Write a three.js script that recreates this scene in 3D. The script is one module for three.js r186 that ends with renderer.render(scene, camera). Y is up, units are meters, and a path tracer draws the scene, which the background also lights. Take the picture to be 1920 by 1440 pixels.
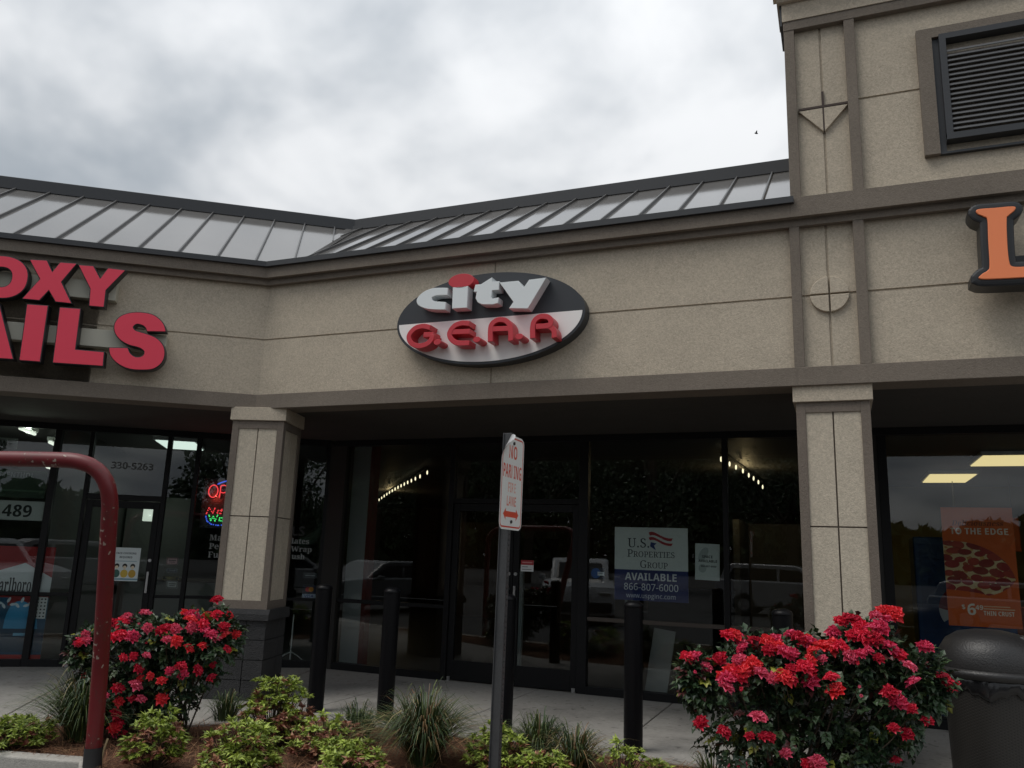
import * as THREE from 'three';
import { mergeGeometries } from 'three/addons/utils/BufferGeometryUtils.js';
import { RoundedBoxGeometry } from 'three/addons/geometries/RoundedBoxGeometry.js';
import { RectAreaLightUniformsLib } from 'three/addons/lights/RectAreaLightUniformsLib.js';
import { FontLoader } from 'three/addons/loaders/FontLoader.js';
import { TextGeometry } from 'three/addons/geometries/TextGeometry.js';
import { ImprovedNoise } from 'three/addons/math/ImprovedNoise.js';

// ---------------------------------------------------------------- camera, sky, sun, exposure
const scene = new THREE.Scene();
const F = 1519.86, PITCH = 0.2091, ROLL = 0.0347, YAW = 0.3864, CAM = new THREE.Vector3(5.81, 1.5, 6.955);
const camera = new THREE.PerspectiveCamera(2 * Math.atan(720 / F) * 180 / Math.PI, 4 / 3, 0.1, 900);
camera.position.copy(CAM); camera.rotation.set(PITCH, YAW, ROLL, 'YXZ'); camera.updateMatrixWorld(true);
const renderer = new THREE.WebGLRenderer({ antialias: true });
renderer.toneMapping = THREE.LinearToneMapping;
renderer.toneMappingExposure = 1.3;
renderer.shadowMap.enabled = true;
RectAreaLightUniformsLib.init();
const SUNDIR = new THREE.Vector3(-0.34, 0.86, 0.36).normalize();
const sun = new THREE.DirectionalLight(new THREE.Color(1, 0.95, 0.88), 1.15);
sun.position.copy(SUNDIR).multiplyScalar(60); sun.castShadow = true; sun.shadow.radius = 60;
Object.assign(sun.shadow.camera, { left: -25, right: 25, top: 25, bottom: -25, near: 1, far: 140 });
sun.shadow.mapSize.set(2048, 2048); scene.add(sun, sun.target);

const noise3 = new ImprovedNoise();
const fbm = (x, y, z, o) => { let s = 0, a = 0.5, f = 1; for (let i = 0; i < o; i++) { s += a * noise3.noise(x * f, y * f, z * f); f *= 2.03; a *= 0.52; } return s; };
const smooth = (a, b, x) => { const t = Math.min(1, Math.max(0, (x - a) / (b - a))); return t * t * (3 - 2 * t); };
const SK = [23.4, 8.8];
{ // overcast sky: layered stratocumulus seen in perspective
  const W = 2048, H = 1024, d = new Float32Array(W * H * 4);
  for (let j = 0; j < H; j++) for (let i = 0; i < W; i++) {
    const el = ((j + 0.5) / H - 0.5) * Math.PI, az = ((i + 0.5) / W - 0.5) * 2 * Math.PI, k = (j * W + i) * 4;
    const y = Math.sin(el), c = Math.cos(el), x = c * Math.cos(az), z = c * Math.sin(az);
    let r, g, b;
    if (y < -0.02) { r = 0.2; g = 0.2; b = 0.19; } else {
      const q = 1 / (Math.max(y, 0) + 0.22), px = x * q, pz = z * q;
      const wx = fbm(px * 1.1 + 3.1, pz * 1.1, 7.7, 3) * 0.45, wz = fbm(px * 1.1, pz * 1.1 + 9.2, 2.1, 3) * 0.45;
      const big = fbm(px * 0.8 + wx + SK[0], pz * 0.8 + wz + SK[1], 0.5, 2), fine = fbm(px * 2.3 + wx + SK[1], pz * 2.3 + wz, 5.5, 7), wisp = fbm(px * 6.5 + wx * 2, pz * 6.5 + wz * 2, 9.5, 5);
      let t = 0.5 + big * 1.0 + fine * 1.1 + wisp * 0.26; t = smooth(0.0, 1.0, t);
      const low = smooth(0.0, 0.35, y);
      r = 0.355 + 0.41 * t; g = 0.395 + 0.385 * t; b = 0.44 + 0.36 * t;
      const lift = 0.765 + 0.42 * smooth(0.15, 0.95, y) - 0.05 * (1 - low);
      r *= lift; g *= lift; b *= lift;
    }
    d[k] = r; d[k + 1] = g; d[k + 2] = b; d[k + 3] = 1;
  }
  const t = new THREE.DataTexture(d, W, H, THREE.RGBAFormat, THREE.FloatType);
  t.mapping = THREE.EquirectangularReflectionMapping; t.magFilter = THREE.LinearFilter; t.needsUpdate = true;
  scene.background = t; scene.environment = t;
}

// ---------------------------------------------------------------- helpers
let seed = 20240;
const rnd = () => { seed |= 0; seed = seed + 0x6D2B79F5 | 0; let t = Math.imul(seed ^ seed >>> 15, 1 | seed); t = t + Math.imul(t ^ t >>> 7, 61 | t) ^ t; return ((t ^ t >>> 14) >>> 0) / 4294967296; };
const rr = (a, b) => a + (b - a) * rnd();
const PHI = 0.6157, TB = Math.tan(PHI / 2), CP = Math.cos(PHI), SP = Math.sin(PHI);
const ray = (px, py) => new THREE.Vector3((px - 960) / F, -(py - 720) / F, -1).applyQuaternion(camera.quaternion);
const dep = (px, py, d) => ray(px, py).multiplyScalar(d).add(CAM);
const onPlane = (px, py, n, d0) => { const d = ray(px, py); return d.multiplyScalar((d0 - n.dot(CAM)) / n.dot(d)).add(CAM); };
const NM = new THREE.Vector3(0, 0, 1), NL = new THREE.Vector3(SP, 0, CP), UP = new THREE.Vector3(0, 1, 0), UL = new THREE.Vector3(CP, 0, -SP);
const onM = (px, py, z = 0) => onPlane(px, py, NM, z);
const onL = (px, py, z = 0) => { const p = onPlane(px, py, NL, z); return new THREE.Vector3(p.dot(UL), p.y, z); };
const onY = (px, py, y = 0) => onPlane(px, py, UP, y);
const Lw = (x, y, z) => new THREE.Vector3(x * CP + z * SP, y, -x * SP + z * CP);   // left wing's own axes -> world

const taken = {};
const numbered = n => { const k = taken[n] = (taken[n] ?? -1) + 1; return k ? `${n}_${String(k).padStart(3, '0')}` : n; };
function tag(o, label, category, group, kind) {
  if (label) o.userData.label = label; if (category) o.userData.category = category;
  if (group) o.userData.group = group; if (kind) o.userData.kind = kind; return o;
}
function thing(name, label, category, pos, turn = 0, group) {
  const o = new THREE.Group(); o.name = numbered(name); scene.add(o);
  if (pos) o.position.copy(pos); o.rotation.y = turn; return tag(o, label, category, group);
}
function grp(name, parent) { const o = new THREE.Group(); o.name = name; parent.add(o); return o; }
const flat = g => { const q = g.index ? g.toNonIndexed() : g; for (const a of Object.keys(q.attributes)) if (!['position', 'normal', 'uv', 'color'].includes(a)) q.deleteAttribute(a); return q; };
const join = gs => { gs = gs.map(flat); return gs.length === 1 ? gs[0] : mergeGeometries(gs, false); };
function uvm(g) { // uv in metres from the dominant face direction
  g = flat(g); const p = g.attributes.position, uv = new Float32Array(p.count * 2), a = new THREE.Vector3(), b = new THREE.Vector3(), c = new THREE.Vector3();
  for (let i = 0; i < p.count; i += 3) {
    a.fromBufferAttribute(p, i); b.fromBufferAttribute(p, i + 1).sub(a); c.fromBufferAttribute(p, i + 2).sub(a); b.cross(c);
    const x = Math.abs(b.x), y = Math.abs(b.y), z = Math.abs(b.z);
    for (let k = i; k < i + 3; k++) {
      const X = p.getX(k), Y = p.getY(k), Z = p.getZ(k);
      uv[k * 2] = z >= x && z >= y ? X : x >= y ? Z + 0.37 : X; uv[k * 2 + 1] = z >= x && z >= y ? Y : x >= y ? Y : Z;
    }
  }
  g.setAttribute('uv', new THREE.BufferAttribute(uv, 2)); return g;
}
function mesh(name, geo, mat, parent, keep) {
  let g = Array.isArray(geo) ? join(geo) : geo; if (!keep) g = uvm(g);
  const m = new THREE.Mesh(g, mat); m.name = parent ? name : numbered(name); m.castShadow = m.receiveShadow = true; (parent || scene).add(m); return m;
}
const box = (x0, x1, y0, y1, z0, z1) => new THREE.BoxGeometry(x1 - x0, y1 - y0, z1 - z0).translate((x0 + x1) / 2, (y0 + y1) / 2, (z0 + z1) / 2);
const rbox = (x0, x1, y0, y1, z0, z1, r = 0.006) => new RoundedBoxGeometry(x1 - x0, y1 - y0, z1 - z0, 1, r).translate((x0 + x1) / 2, (y0 + y1) / 2, (z0 + z1) / 2);
// prism with profile [[z, y], ...] run along x; xa, xb numbers or functions of z (mitres)
function prism(pts, xa, xb) {
  const A = typeof xa === 'function' ? xa : () => xa, B = typeof xb === 'function' ? xb : () => xb;
  let s = 0; pts.forEach((p, i) => { const q = pts[(i + 1) % pts.length]; s += p[0] * q[1] - q[0] * p[1]; });
  if (s < 0) pts = pts.slice().reverse();
  const v = [], a = p => [A(p[0]), p[1], p[0]], b = p => [B(p[0]), p[1], p[0]];
  pts.forEach((p, i) => { const q = pts[(i + 1) % pts.length]; v.push(...a(p), ...b(p), ...b(q), ...a(p), ...b(q), ...a(q)); });
  for (let i = 1; i < pts.length - 1; i++) { v.push(...a(pts[0]), ...a(pts[i]), ...a(pts[i + 1]), ...b(pts[0]), ...b(pts[i + 1]), ...b(pts[i])); }
  const g = new THREE.BufferGeometry(); g.setAttribute('position', new THREE.Float32BufferAttribute(v, 3)); g.computeVertexNormals();
  g.setAttribute('uv', new THREE.Float32BufferAttribute(new Float32Array(v.length / 3 * 2), 2)); return g;
}
const rect = (z0, z1, y0, y1) => [[z0, y0], [z1, y0], [z1, y1], [z0, y1]];
// a flat slab cut from a plan outline [[x, z], ...]
function slab(pts, y0, y1, bevel = 0) {
  const s = new THREE.Shape(pts.map(p => new THREE.Vector2(p[0], -p[1])));
  return new THREE.ExtrudeGeometry(s, { depth: y1 - y0 - bevel * 2, bevelEnabled: bevel > 0, bevelSize: bevel, bevelThickness: bevel, bevelSegments: 1, bevelOffset: -bevel }).rotateX(-Math.PI / 2).translate(0, y0 + bevel, 0);
}
const shapeXY = pts => new THREE.Shape(pts.map(p => new THREE.Vector2(p[0] ?? p.x, p[1] ?? p.y)));
const curveXY = (pts, n = 60) => shapeXY(new THREE.CatmullRomCurve3(pts.map(p => new THREE.Vector3(p.x, p.y, 0)), true, 'catmullrom', 0.5).getPoints(n));
const tube = (pts, r, seg = 24, rad = 8) => new THREE.TubeGeometry(new THREE.CatmullRomCurve3(pts), seg, r, rad, false);
const lathe = (pts, n = 32) => new THREE.LatheGeometry(pts.map(p => new THREE.Vector2(p[0], p[1])), n);

// ---------------------------------------------------------------- procedural textures
function hash(x, y, s) { let h = Math.imul(x, 374761393) ^ Math.imul(y, 668265263) ^ Math.imul(s, 1442695041); h = Math.imul(h ^ h >>> 13, 1274126177); return ((h ^ h >>> 16) >>> 0) / 4294967296; }
function vnoise(u, v, n, s) { // tileable value noise with n cells over 0..1
  const x = u * n, y = v * n, i = Math.floor(x), j = Math.floor(y), fx = x - i, fy = y - j, a = fx * fx * (3 - 2 * fx), b = fy * fy * (3 - 2 * fy), w = k => ((k % n) + n) % n;
  const p = hash(w(i), w(j), s), q = hash(w(i + 1), w(j), s), r = hash(w(i), w(j + 1), s), t = hash(w(i + 1), w(j + 1), s);
  return p + (q - p) * a + (r - p) * b + (p - q - r + t) * a * b;
}
function tex(n, metres, fn, srgb = true) {
  const d = new Uint8Array(n * n * 4);
  for (let j = 0; j < n; j++) for (let i = 0; i < n; i++) {
    const c = fn((i + 0.5) / n, (j + 0.5) / n), k = (j * n + i) * 4, e = x => Math.max(0, Math.min(255, Math.round(255 * (srgb ? (x <= 0.0031308 ? 12.92 * x : 1.055 * Math.pow(x, 1 / 2.4) - 0.055) : x))));
    d[k] = e(c[0]); d[k + 1] = e(c[1]); d[k + 2] = e(c[2]); d[k + 3] = 255;
  }
  const t = new THREE.DataTexture(d, n, n); t.wrapS = t.wrapT = THREE.RepeatWrapping; t.magFilter = THREE.LinearFilter; t.minFilter = THREE.LinearMipmapLinearFilter; t.generateMipmaps = true;
  if (srgb) t.colorSpace = THREE.SRGBColorSpace; t.repeat.set(1 / metres, 1 / metres); t.needsUpdate = true; return t;
}
const grain = (u, v, s) => 0.5 * vnoise(u, v, 160, s) + 0.3 * vnoise(u, v, 80, s + 1) + 0.2 * vnoise(u, v, 320, s + 2);
const blotch = (u, v, s) => 0.5 * vnoise(u, v, 3, s) + 0.3 * vnoise(u, v, 7, s + 1) + 0.2 * vnoise(u, v, 17, s + 2);
const stuccoBump = tex(512, 0.7, (u, v) => { const h = grain(u, v, 11); return [h, h, h]; }, false);
function stucco(rgb, s, amp = 0.34) {
  const map = tex(512, 1.3, (u, v) => { const k = 1 + amp * (grain(u, v, s) - 0.5) * 1.5 + 0.26 * (blotch(u, v, s + 5) - 0.5); return rgb.map(c => c * k); });
  return new THREE.MeshStandardMaterial({ map, bumpMap: stuccoBump, bumpScale: 0.0028, roughness: 0.95 });
}
const std = (r, g, b, o = {}) => new THREE.MeshStandardMaterial({ color: new THREE.Color().setRGB(r, g, b), roughness: 0.6, ...o });
const M = {
  stucco: stucco([0.485, 0.42, 0.33], 21), trim: stucco([0.185, 0.156, 0.127], 41, 0.25), panel: stucco([0.5, 0.44, 0.35], 61),
  coltrim: stucco([0.17, 0.141, 0.116], 71, 0.25),
  coping: std(0.032, 0.034, 0.038, { roughness: 0.45 }),
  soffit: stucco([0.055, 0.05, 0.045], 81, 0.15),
  frame: new THREE.MeshPhysicalMaterial({ color: new THREE.Color().setRGB(0.011, 0.011, 0.012), roughness: 0.45, specularIntensity: 0.4 }), darkbrown: std(0.02, 0.018, 0.016, { roughness: 0.6 }),
  glass: new THREE.MeshPhysicalMaterial({ color: new THREE.Color().setRGB(0.82, 0.85, 0.85), roughness: 0.0, transmission: 1, thickness: 0, ior: 1.5 }),
  steel: std(0.5, 0.5, 0.5, { roughness: 0.35, metalness: 0.9 }),
  block: null, white: std(0.72, 0.74, 0.72), dark: std(0.03, 0.03, 0.03),
};
M.roof = new THREE.MeshStandardMaterial({ roughness: 0.13, metalness: 0, map: tex(256, 3, (u, v) => { const k = 1 + 0.25 * (blotch(u, v, 91) - 0.5); return [0.13 * k, 0.125 * k, 0.12 * k]; }), roughnessMap: tex(256, 2, (u, v) => { const k = 0.75 + 0.5 * (blotch(u, v, 95) - 0.5); return [k, k, k]; }, false) });
M.seam = std(0.06, 0.058, 0.056, { roughness: 0.35 });
M.block = new THREE.MeshStandardMaterial({ roughness: 0.95, bumpMap: stuccoBump, bumpScale: 0.012, map: tex(256, 0.5, (u, v) => { const k = 1 + 0.3 * (grain(u, v, 131) - 0.5) + 0.35 * (blotch(u, v, 133) - 0.5); return [0.04 * k, 0.04 * k, 0.041 * k]; }) });
const crack = (u, v) => { const w = Math.abs(vnoise(u, v, 5, 151) - 0.5); return w < 0.006 ? 1 : 0; };
M.concrete = new THREE.MeshStandardMaterial({ roughness: 0.9, bumpMap: stuccoBump, bumpScale: 0.002, map: tex(1024, 3.2, (u, v) => { const st = smooth(0.58, 0.75, blotch(u, v, 147)); const k = 1 + 0.28 * (grain(u, v, 141) - 0.5) + 0.3 * (blotch(u, v, 143) - 0.5) - 0.2 * st - 0.3 * smooth(0.86, 0.9, vnoise(u, v, 60, 149)); return [0.33 * k, 0.315 * k, 0.29 * k]; }) });
M.curb = new THREE.MeshStandardMaterial({ roughness: 0.9, bumpMap: stuccoBump, bumpScale: 0.003, map: tex(512, 1.6, (u, v) => { const k = 1 + 0.35 * (grain(u, v, 161) - 0.5) + 0.5 * (blotch(u, v, 163) - 0.5); return [0.42 * k, 0.4 * k, 0.36 * k]; }) });
M.asphalt = new THREE.MeshStandardMaterial({ roughness: 0.95, bumpMap: stuccoBump, bumpScale: 0.006, map: tex(512, 2.5, (u, v) => { const k = 1 + 0.7 * (grain(u, v, 171) - 0.5) + 0.4 * (blotch(u, v, 173) - 0.5); return [0.055 * k, 0.054 * k, 0.053 * k]; }) });
M.mulch = new THREE.MeshStandardMaterial({ roughness: 1, bumpMap: stuccoBump, bumpScale: 0.02, map: tex(512, 0.8, (u, v) => { const k = 0.5 + 0.8 * vnoise(u, v, 90, 181) * (0.5 + vnoise(u, v * 0.999, 24, 183)); return [0.16 * k, 0.075 * k, 0.042 * k]; }) });

function canvas(w, h, draw) {
  const c = document.createElement('canvas'); c.width = w; c.height = h; const g = c.getContext('2d'); draw(g, w, h);
  const t = new THREE.CanvasTexture(c); t.colorSpace = THREE.SRGBColorSpace; return t;
}
const text = (g, s, x, y, font, fill, maxw) => { g.font = font; g.fillStyle = fill; g.textAlign = 'center'; g.textBaseline = 'middle'; maxw ? g.fillText(s, x, y, maxw) : g.fillText(s, x, y); };
const FONT = await new FontLoader().loadAsync('fonts/droid/droid_sans_bold.typeface.json');
const FONTS = await new FontLoader().loadAsync('fonts/droid/droid_serif_bold.typeface.json');
const word = (s, size, depth, font = FONT) => new TextGeometry(s, { font, size, depth, curveSegments: 4 });

// ---------------------------------------------------------------- ground
const ZS = 2.42, ZL = 2.33, CORNER = [-0.613, -2.42];
const HFAS = 2.958;
{
  const lot = mesh('asphalt_lot', new THREE.PlaneGeometry(500, 500, 1, 1).rotateX(-Math.PI / 2).translate(0, -0.16, 60), M.asphalt); tag(lot, 'dark asphalt parking lot in front of the shops', 'ground', null, 'structure');
}
// the edge between the sidewalk and the planting bed, left to right
const BED = [[-4.2, 2.85], [-2.2, 2.2], [-0.64, 1.74], [0.1, 1.42], [0.62, 1.06], [1.0, 0.66], [1.45, 0.36], [2.2, 0.3], [6.15, 0.3]];
{
  const walk = new THREE.Group(); walk.name = 'sidewalk'; scene.add(walk); tag(walk, 'grey concrete sidewalk under the shop overhang', 'sidewalk', null, 'structure');
  mesh('sub_base', slab([[CORNER[0], -2.5], [14, -2.5], [14, 0.29], [1.5, 0.34], [0.62, 1.03], [-0.64, 1.7], [-4.2, 2.8], [-7, 3.7], [-9, 2.6]], -0.16, -0.014), M.mulch, walk);
  const g = 0.006, xs = [0.98, 2.46, 4.02, 5.6, 7.2, 8.8, 10.4, 12];
  // middle run: slabs between joints square to the shop front
  mesh('slab', slab([[CORNER[0], -2.47], [xs[0] - g, -2.47], [xs[0] - g, 0.66], [0.62, 1.05], [0.16, -0.02]], -0.12, 0, 0.006), M.concrete, walk);
  for (let i = 0; i < xs.length - 1; i++) {
    const a = xs[i] + g, b = xs[i + 1] - g, far = a > 5.5 ? 3.2 : 0.3;
    mesh('slab', slab(i === 0 ? [[a, -2.47], [b, -2.47], [b, 0.3], [2.2, 0.3], [1.45, 0.36], [a, 0.66]] : a > 5.5 && a < 6 ? [[a, -2.47], [b, -2.47], [b, 3.2], [6.2, 3.2], [6.15, 0.3], [a, 0.3]] : [[a, -2.47], [b, -2.47], [b, far], [a, far]], -0.12, 0, 0.006), M.concrete, walk);
  }
  const P = (x, z) => { const v = Lw(x, 0, z); return [v.x, v.z]; };
  const lx = [-1.75, -3.3, -4.9, -6.5];
  mesh('slab', slab([P(0.897, -2.38), [0.15, -0.012], [0.61, 1.06], [0.1, 1.42], [-0.64, 1.74], P(lx[0] + g, 1.1), P(lx[0] + g, -2.38)], -0.12, -0.0015, 0.006), M.concrete, walk);
  for (let i = 0; i < 3; i++) mesh('slab', slab([P(lx[i] - g, -2.38), P(lx[i] - g, 1.04 - i * 0.03), P(lx[i + 1] + g, 1.0 - i * 0.03), P(lx[i + 1] + g, -2.38)], -0.12, 0, 0.006), M.concrete, walk);
}
const CURB = [[-4.5, 3.76], [-2.0, 3.1], [0.1, 2.56], [0.86, 2.37], [1.12, 2.6], [1.2, 3.2], [1.5, 3.95], [2.3, 4.2], [5.4, 4.2], [6.0, 3.9], [6.15, 3.3]];
{
  // pine-straw mulch: a gently uneven sheet
  const out = new THREE.Shape([...BED, ...CURB.slice().reverse()].map(p => new THREE.Vector2(p[0], -p[1])));
  const bed = new THREE.Group(); bed.name = 'planting_bed'; scene.add(bed); tag(bed, 'planting bed covered with brown pine straw', 'flower bed', null, 'structure');
  mesh('soil', new THREE.ExtrudeGeometry(out, { depth: 0.15, bevelEnabled: false }).rotateX(-Math.PI / 2).translate(0, -0.17, 0), M.mulch, bed);
  const straw = [], poly = out.getPoints(), inside = (x, z) => { let c = false; for (let i = 0, j = poly.length - 1; i < poly.length; j = i++) { const a = poly[i], b = poly[j]; if ((a.y > -z) !== (b.y > -z) && x < (b.x - a.x) * (-z - a.y) / (b.y - a.y) + a.x) c = !c; } return c; };
  const needle = new THREE.BufferGeometry();
  needle.setAttribute('position', new THREE.Float32BufferAttribute([-.08, 0, -.0016, 0, .012, -.0016, 0, .012, .0016, -.08, 0, -.0016, 0, .012, .0016, -.08, 0, .0016, 0, .012, -.0016, .08, -.004, 0, 0, .012, .0016], 3)); needle.computeVertexNormals();
  const N = 26000, im = new THREE.InstancedMesh(needle, new THREE.MeshStandardMaterial({ roughness: 0.9 }), N), m4 = new THREE.Matrix4(), e = new THREE.Euler(), q = new THREE.Quaternion(), s = new THREE.Vector3(), c = new THREE.Color();
  let k = 0; while (k < N) {
    const x = rr(-2.5, 6.1), z = rr(0.3, 4); if (!inside(x, z)) continue;
    e.set(rr(-0.35, 0.35), rr(0, 6.3), rr(-0.3, 0.3)); const L = rr(0.5, 1.3);
    const hump = 0.03 * noise3.noise(x * 2.3, z * 2.3, 1.2) + 0.02 * noise3.noise(x * 7, z * 7, 3);
    m4.compose(new THREE.Vector3(x, -0.016 + rnd() * 0.03 + Math.max(0, hump), z), q.setFromEuler(e), s.set(L, L, L)); im.setMatrixAt(k, m4);
    const w = rr(0.5, 1.25), t = rnd() < 0.2; im.setColorAt(k, c.setRGB((t ? 0.34 : 0.23) * w, (t ? 0.2 : 0.105) * w, (t ? 0.1 : 0.052) * w)); k++;
  }
  im.name = 'pine_straw'; im.castShadow = im.receiveShadow = true; tag(im, 'loose reddish brown pine straw covering the planting bed', 'pine straw', null, 'stuff'); scene.add(im);
}
{ // kerb as a row of cast lengths
  const k = new THREE.Group(); k.name = 'kerb'; scene.add(k); tag(k, 'pale weathered concrete kerb around the planting bed', 'kerb', null, 'structure');
  for (let i = 0; i < CURB.length - 1; i++) {
    const a = new THREE.Vector2(...CURB[i]), b = new THREE.Vector2(...CURB[i + 1]), L = a.distanceTo(b), n = Math.max(1, Math.round(L / 1.8));
    for (let j = 0; j < n; j++) {
      const p = a.clone().lerp(b, j / n), q = a.clone().lerp(b, (j + 1) / n), l = p.distanceTo(q) - 0.008;
      const m = mesh('kerb_length', rbox(-l / 2, l / 2, -0.2, 0.0, -0.07, 0.07, 0.018), M.curb, k); m.position.set((p.x + q.x) / 2, 0.012, (p.y + q.y) / 2); m.rotation.y = -Math.atan2(q.y - p.y, q.x - p.x);
    }
  }
}

// ---------------------------------------------------------------- fascia, roof and soffit of the three shop buildings
const salon = thing('salon_building', 'left shop wing with red channel letters and metal roof', 'building', null, PHI);
const shop = thing('vacant_shop_building', 'vacant middle shop with oval sign and black glass front', 'building');
const tower = thing('tower_building', 'tall stucco tower end with louvre, square column and orange letter', 'building');
const Y = { b: 2.958, bt: 3.116, g: 3.745, t: 4.36, s: 4.426, gut: 4.545, top: 4.602 };
const XT = 5.532, XR = 11.5, XW = -6.6;   // tower's left edge; how far the buildings run
const mit = z => z * TB, mitL = z => -z * TB;
function fascia(b, xa, xb, vjoints, mitreA, mitreB) {
  const A = mitreA || xa, B = mitreB || xb, f = grp('fascia_wall', b);
  mesh('backing', prism(rect(-0.3, -0.073, Y.b + 0.02, Y.t + 0.02), A, B), M.stucco, f);
  const ys = [[Y.bt - 0.02, Y.g - 0.009], [Y.g + 0.009, Y.t + 0.02]], xs = [xa, ...vjoints, xb];
  for (const [y0, y1] of ys) for (let i = 0; i < xs.length - 1; i++)
    mesh('stucco_panel', prism(rect(-0.081, -0.06, y0, y1), i === 0 ? A : xs[i] + 0.008, i === xs.length - 2 ? B : xs[i + 1] - 0.008), M.stucco, f);
  mesh('lower_trim', prism([[-0.3, Y.b], [-0.004, Y.b], [0, Y.b + 0.004], [0, Y.bt - 0.004], [-0.004, Y.bt], [-0.3, Y.bt]], A, B), M.trim, f);
  mesh('upper_trim', prism(rect(-0.3, 0, Y.t, Y.s), A, B), M.trim, f);
  mesh('crown_trim', prism(rect(-0.3, 0.06, Y.s, Y.gut), A, B), M.trim, f);
  return f;
}
const RS = 0.65, RY0 = 4.4, roofY = d => RY0 + RS * d;
function roof(b, seams, A, B, xa, xb, mitred) {
  const r = grp('roof', b), T = 0.03;
  mesh('gutter', prism([[-0.12, Y.gut], [0.1, Y.gut], [0.1, Y.top], [0.085, Y.top], [0.085, Y.gut + 0.02], [-0.12, Y.gut + 0.02]], A, typeof B === 'number' ? XT + 0.03 : B), M.coping, r);
  const d0 = 0.1, d1 = 3.05, edge = [-1e3, ...seams, 1e3];
  const lo = z => Math.max(xa, -1e3), pr = (a, c) => prism([[-d0, roofY(d0)], [-d1, roofY(d1)], [-d1, roofY(d1) - T], [-d0, roofY(d0) - T]],
    z => { const m = mitred === 'a' ? z * TB : xa; return Math.max(a, m); }, z => { const m = mitred === 'b' ? -z * TB : xb; return Math.min(c, m); });
  for (let i = 0; i < edge.length - 1; i++) {
    const lowA = mitred === 'a' ? -d1 * TB : xa, highB = mitred === 'b' ? d1 * TB : xb;
    if (edge[i + 1] <= lowA + 0.02 || edge[i] >= highB - 0.02) continue;
    // panels that the valley cuts are shaped in strips so that both edges stay on their line
    const cutA = mitred === 'a' && edge[i] < -d0 * TB + 0.001 || mitred === 'a' && edge[i] < 0, cutB = mitred === 'b' && edge[i + 1] > 0;
    const n = cutA || cutB ? 12 : 1, gs = [];
    for (let k = 0; k < n; k++) {
      const a = d0 + (d1 - d0) * k / n, c = d0 + (d1 - d0) * (k + 1) / n;
      const X0 = z => Math.max(edge[i], mitred === 'a' ? z * TB : xa), X1 = z => Math.min(edge[i + 1], mitred === 'b' ? -z * TB : xb);
      if (X1(-c) - X0(-c) < 0.004 && X1(-a) - X0(-a) < 0.004) continue;
      gs.push(prism([[-a, roofY(a)], [-c, roofY(c)], [-c, roofY(c) - T], [-a, roofY(a) - T]], z => Math.min(X0(z), X1(z)), z => Math.max(X1(z), X0(z) + 0.0005)));
    }
    if (gs.length) mesh('roof_panel', gs, M.roof, r);
  }
  for (const x of seams) {
    // a seam inside the valley starts where the valley lets it
    let a = d0; if (mitred === 'a' && x < 0) { a = Math.max(a, 0); } 
    let c = d1; if (mitred === 'a' && x < 0) a = Math.max(d0, -x / TB > 0 ? 0 : 0);
    if (mitred === 'a' && x < 0) { const dv = -x / TB; a = Math.max(a, dv); } 
    if (mitred === 'b' && x > 0) { const dv = x / TB; a = Math.max(a, dv); }
    if (a > d1 - 0.05 || x < xa || x > xb && mitred !== 'b') continue;
    const h = 0.035; mesh('seam', prism([[-a, roofY(a) + 0.001], [-c, roofY(c) + 0.001], [-c, roofY(c) + h], [-a, roofY(a) + h]], x - 0.008, x + 0.008), M.seam, r);
  }
  mesh('ridge_moulding', prism([[-2.93, 6.285], [-2.9, 6.3], [-2.9, 6.36], [-3.2, 6.36], [-3.2, 6.285]], A, B), M.coping, r);
  mesh('ridge_coping', prism([[-2.985, 6.362], [-2.985, 6.505], [-3.0, 6.515], [-3.35, 6.515], [-3.35, 6.362]], A, B), M.coping, r);
  return r;
}
fascia(shop, 0, XT, [2.735], mit); fascia(salon, XW, 0, [-1.69, -5.0], null, mitL);
const seamsM = [], seamsL = [];
for (let k = 0; k < 15; k++) seamsM.push(5.215 - 0.4265 * k);
for (let k = -2; k < 15; k++) seamsL.push(-0.225 - 0.4385 * k);
seamsM.sort((a, b) => a - b); seamsL.sort((a, b) => a - b);
const roofM = roof(shop, seamsM, mit, XT + 0.5, -9, XT + 0.5, 'a'), roofL = roof(salon, seamsL, XW, mitL, XW, 9, 'b');
{ // valley flashing along the line where the two roofs meet
  const k = Math.cos(PHI / 2), th = PHI / 2; const g = [];
  for (const s of [-1, 1]) { const gg = prism([[-0.2, RY0 + RS * 0.2 * k + 0.012], [-3.2, RY0 + RS * 3.2 * k + 0.012], [-3.2, RY0 + RS * 3.2 * k + 0.018], [-0.2, RY0 + RS * 0.2 * k + 0.018]], s < 0 ? -0.09 : 0.001, s < 0 ? -0.001 : 0.09); g.push(gg); }
  for (const q of g) { const p = q.attributes.position; for (let i = 0; i < p.count; i++) p.setY(i, p.getY(i) + Math.abs(p.getX(i)) * RS * Math.sin(PHI / 2)); q.computeVertexNormals(); q.rotateY(th); }
  mesh('valley_flashing', g, M.roof, roofM);
}
// soffit slabs (underside of the overhang) and ceilings
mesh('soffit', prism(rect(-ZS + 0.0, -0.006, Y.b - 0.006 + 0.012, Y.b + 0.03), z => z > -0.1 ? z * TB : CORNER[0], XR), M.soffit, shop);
mesh('soffit', prism(rect(-ZL + 0.0, -0.006, Y.b + 0.007, Y.b + 0.031), XW, z => z > -0.1 ? -z * TB : 0.897), M.soffit, salon);

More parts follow.
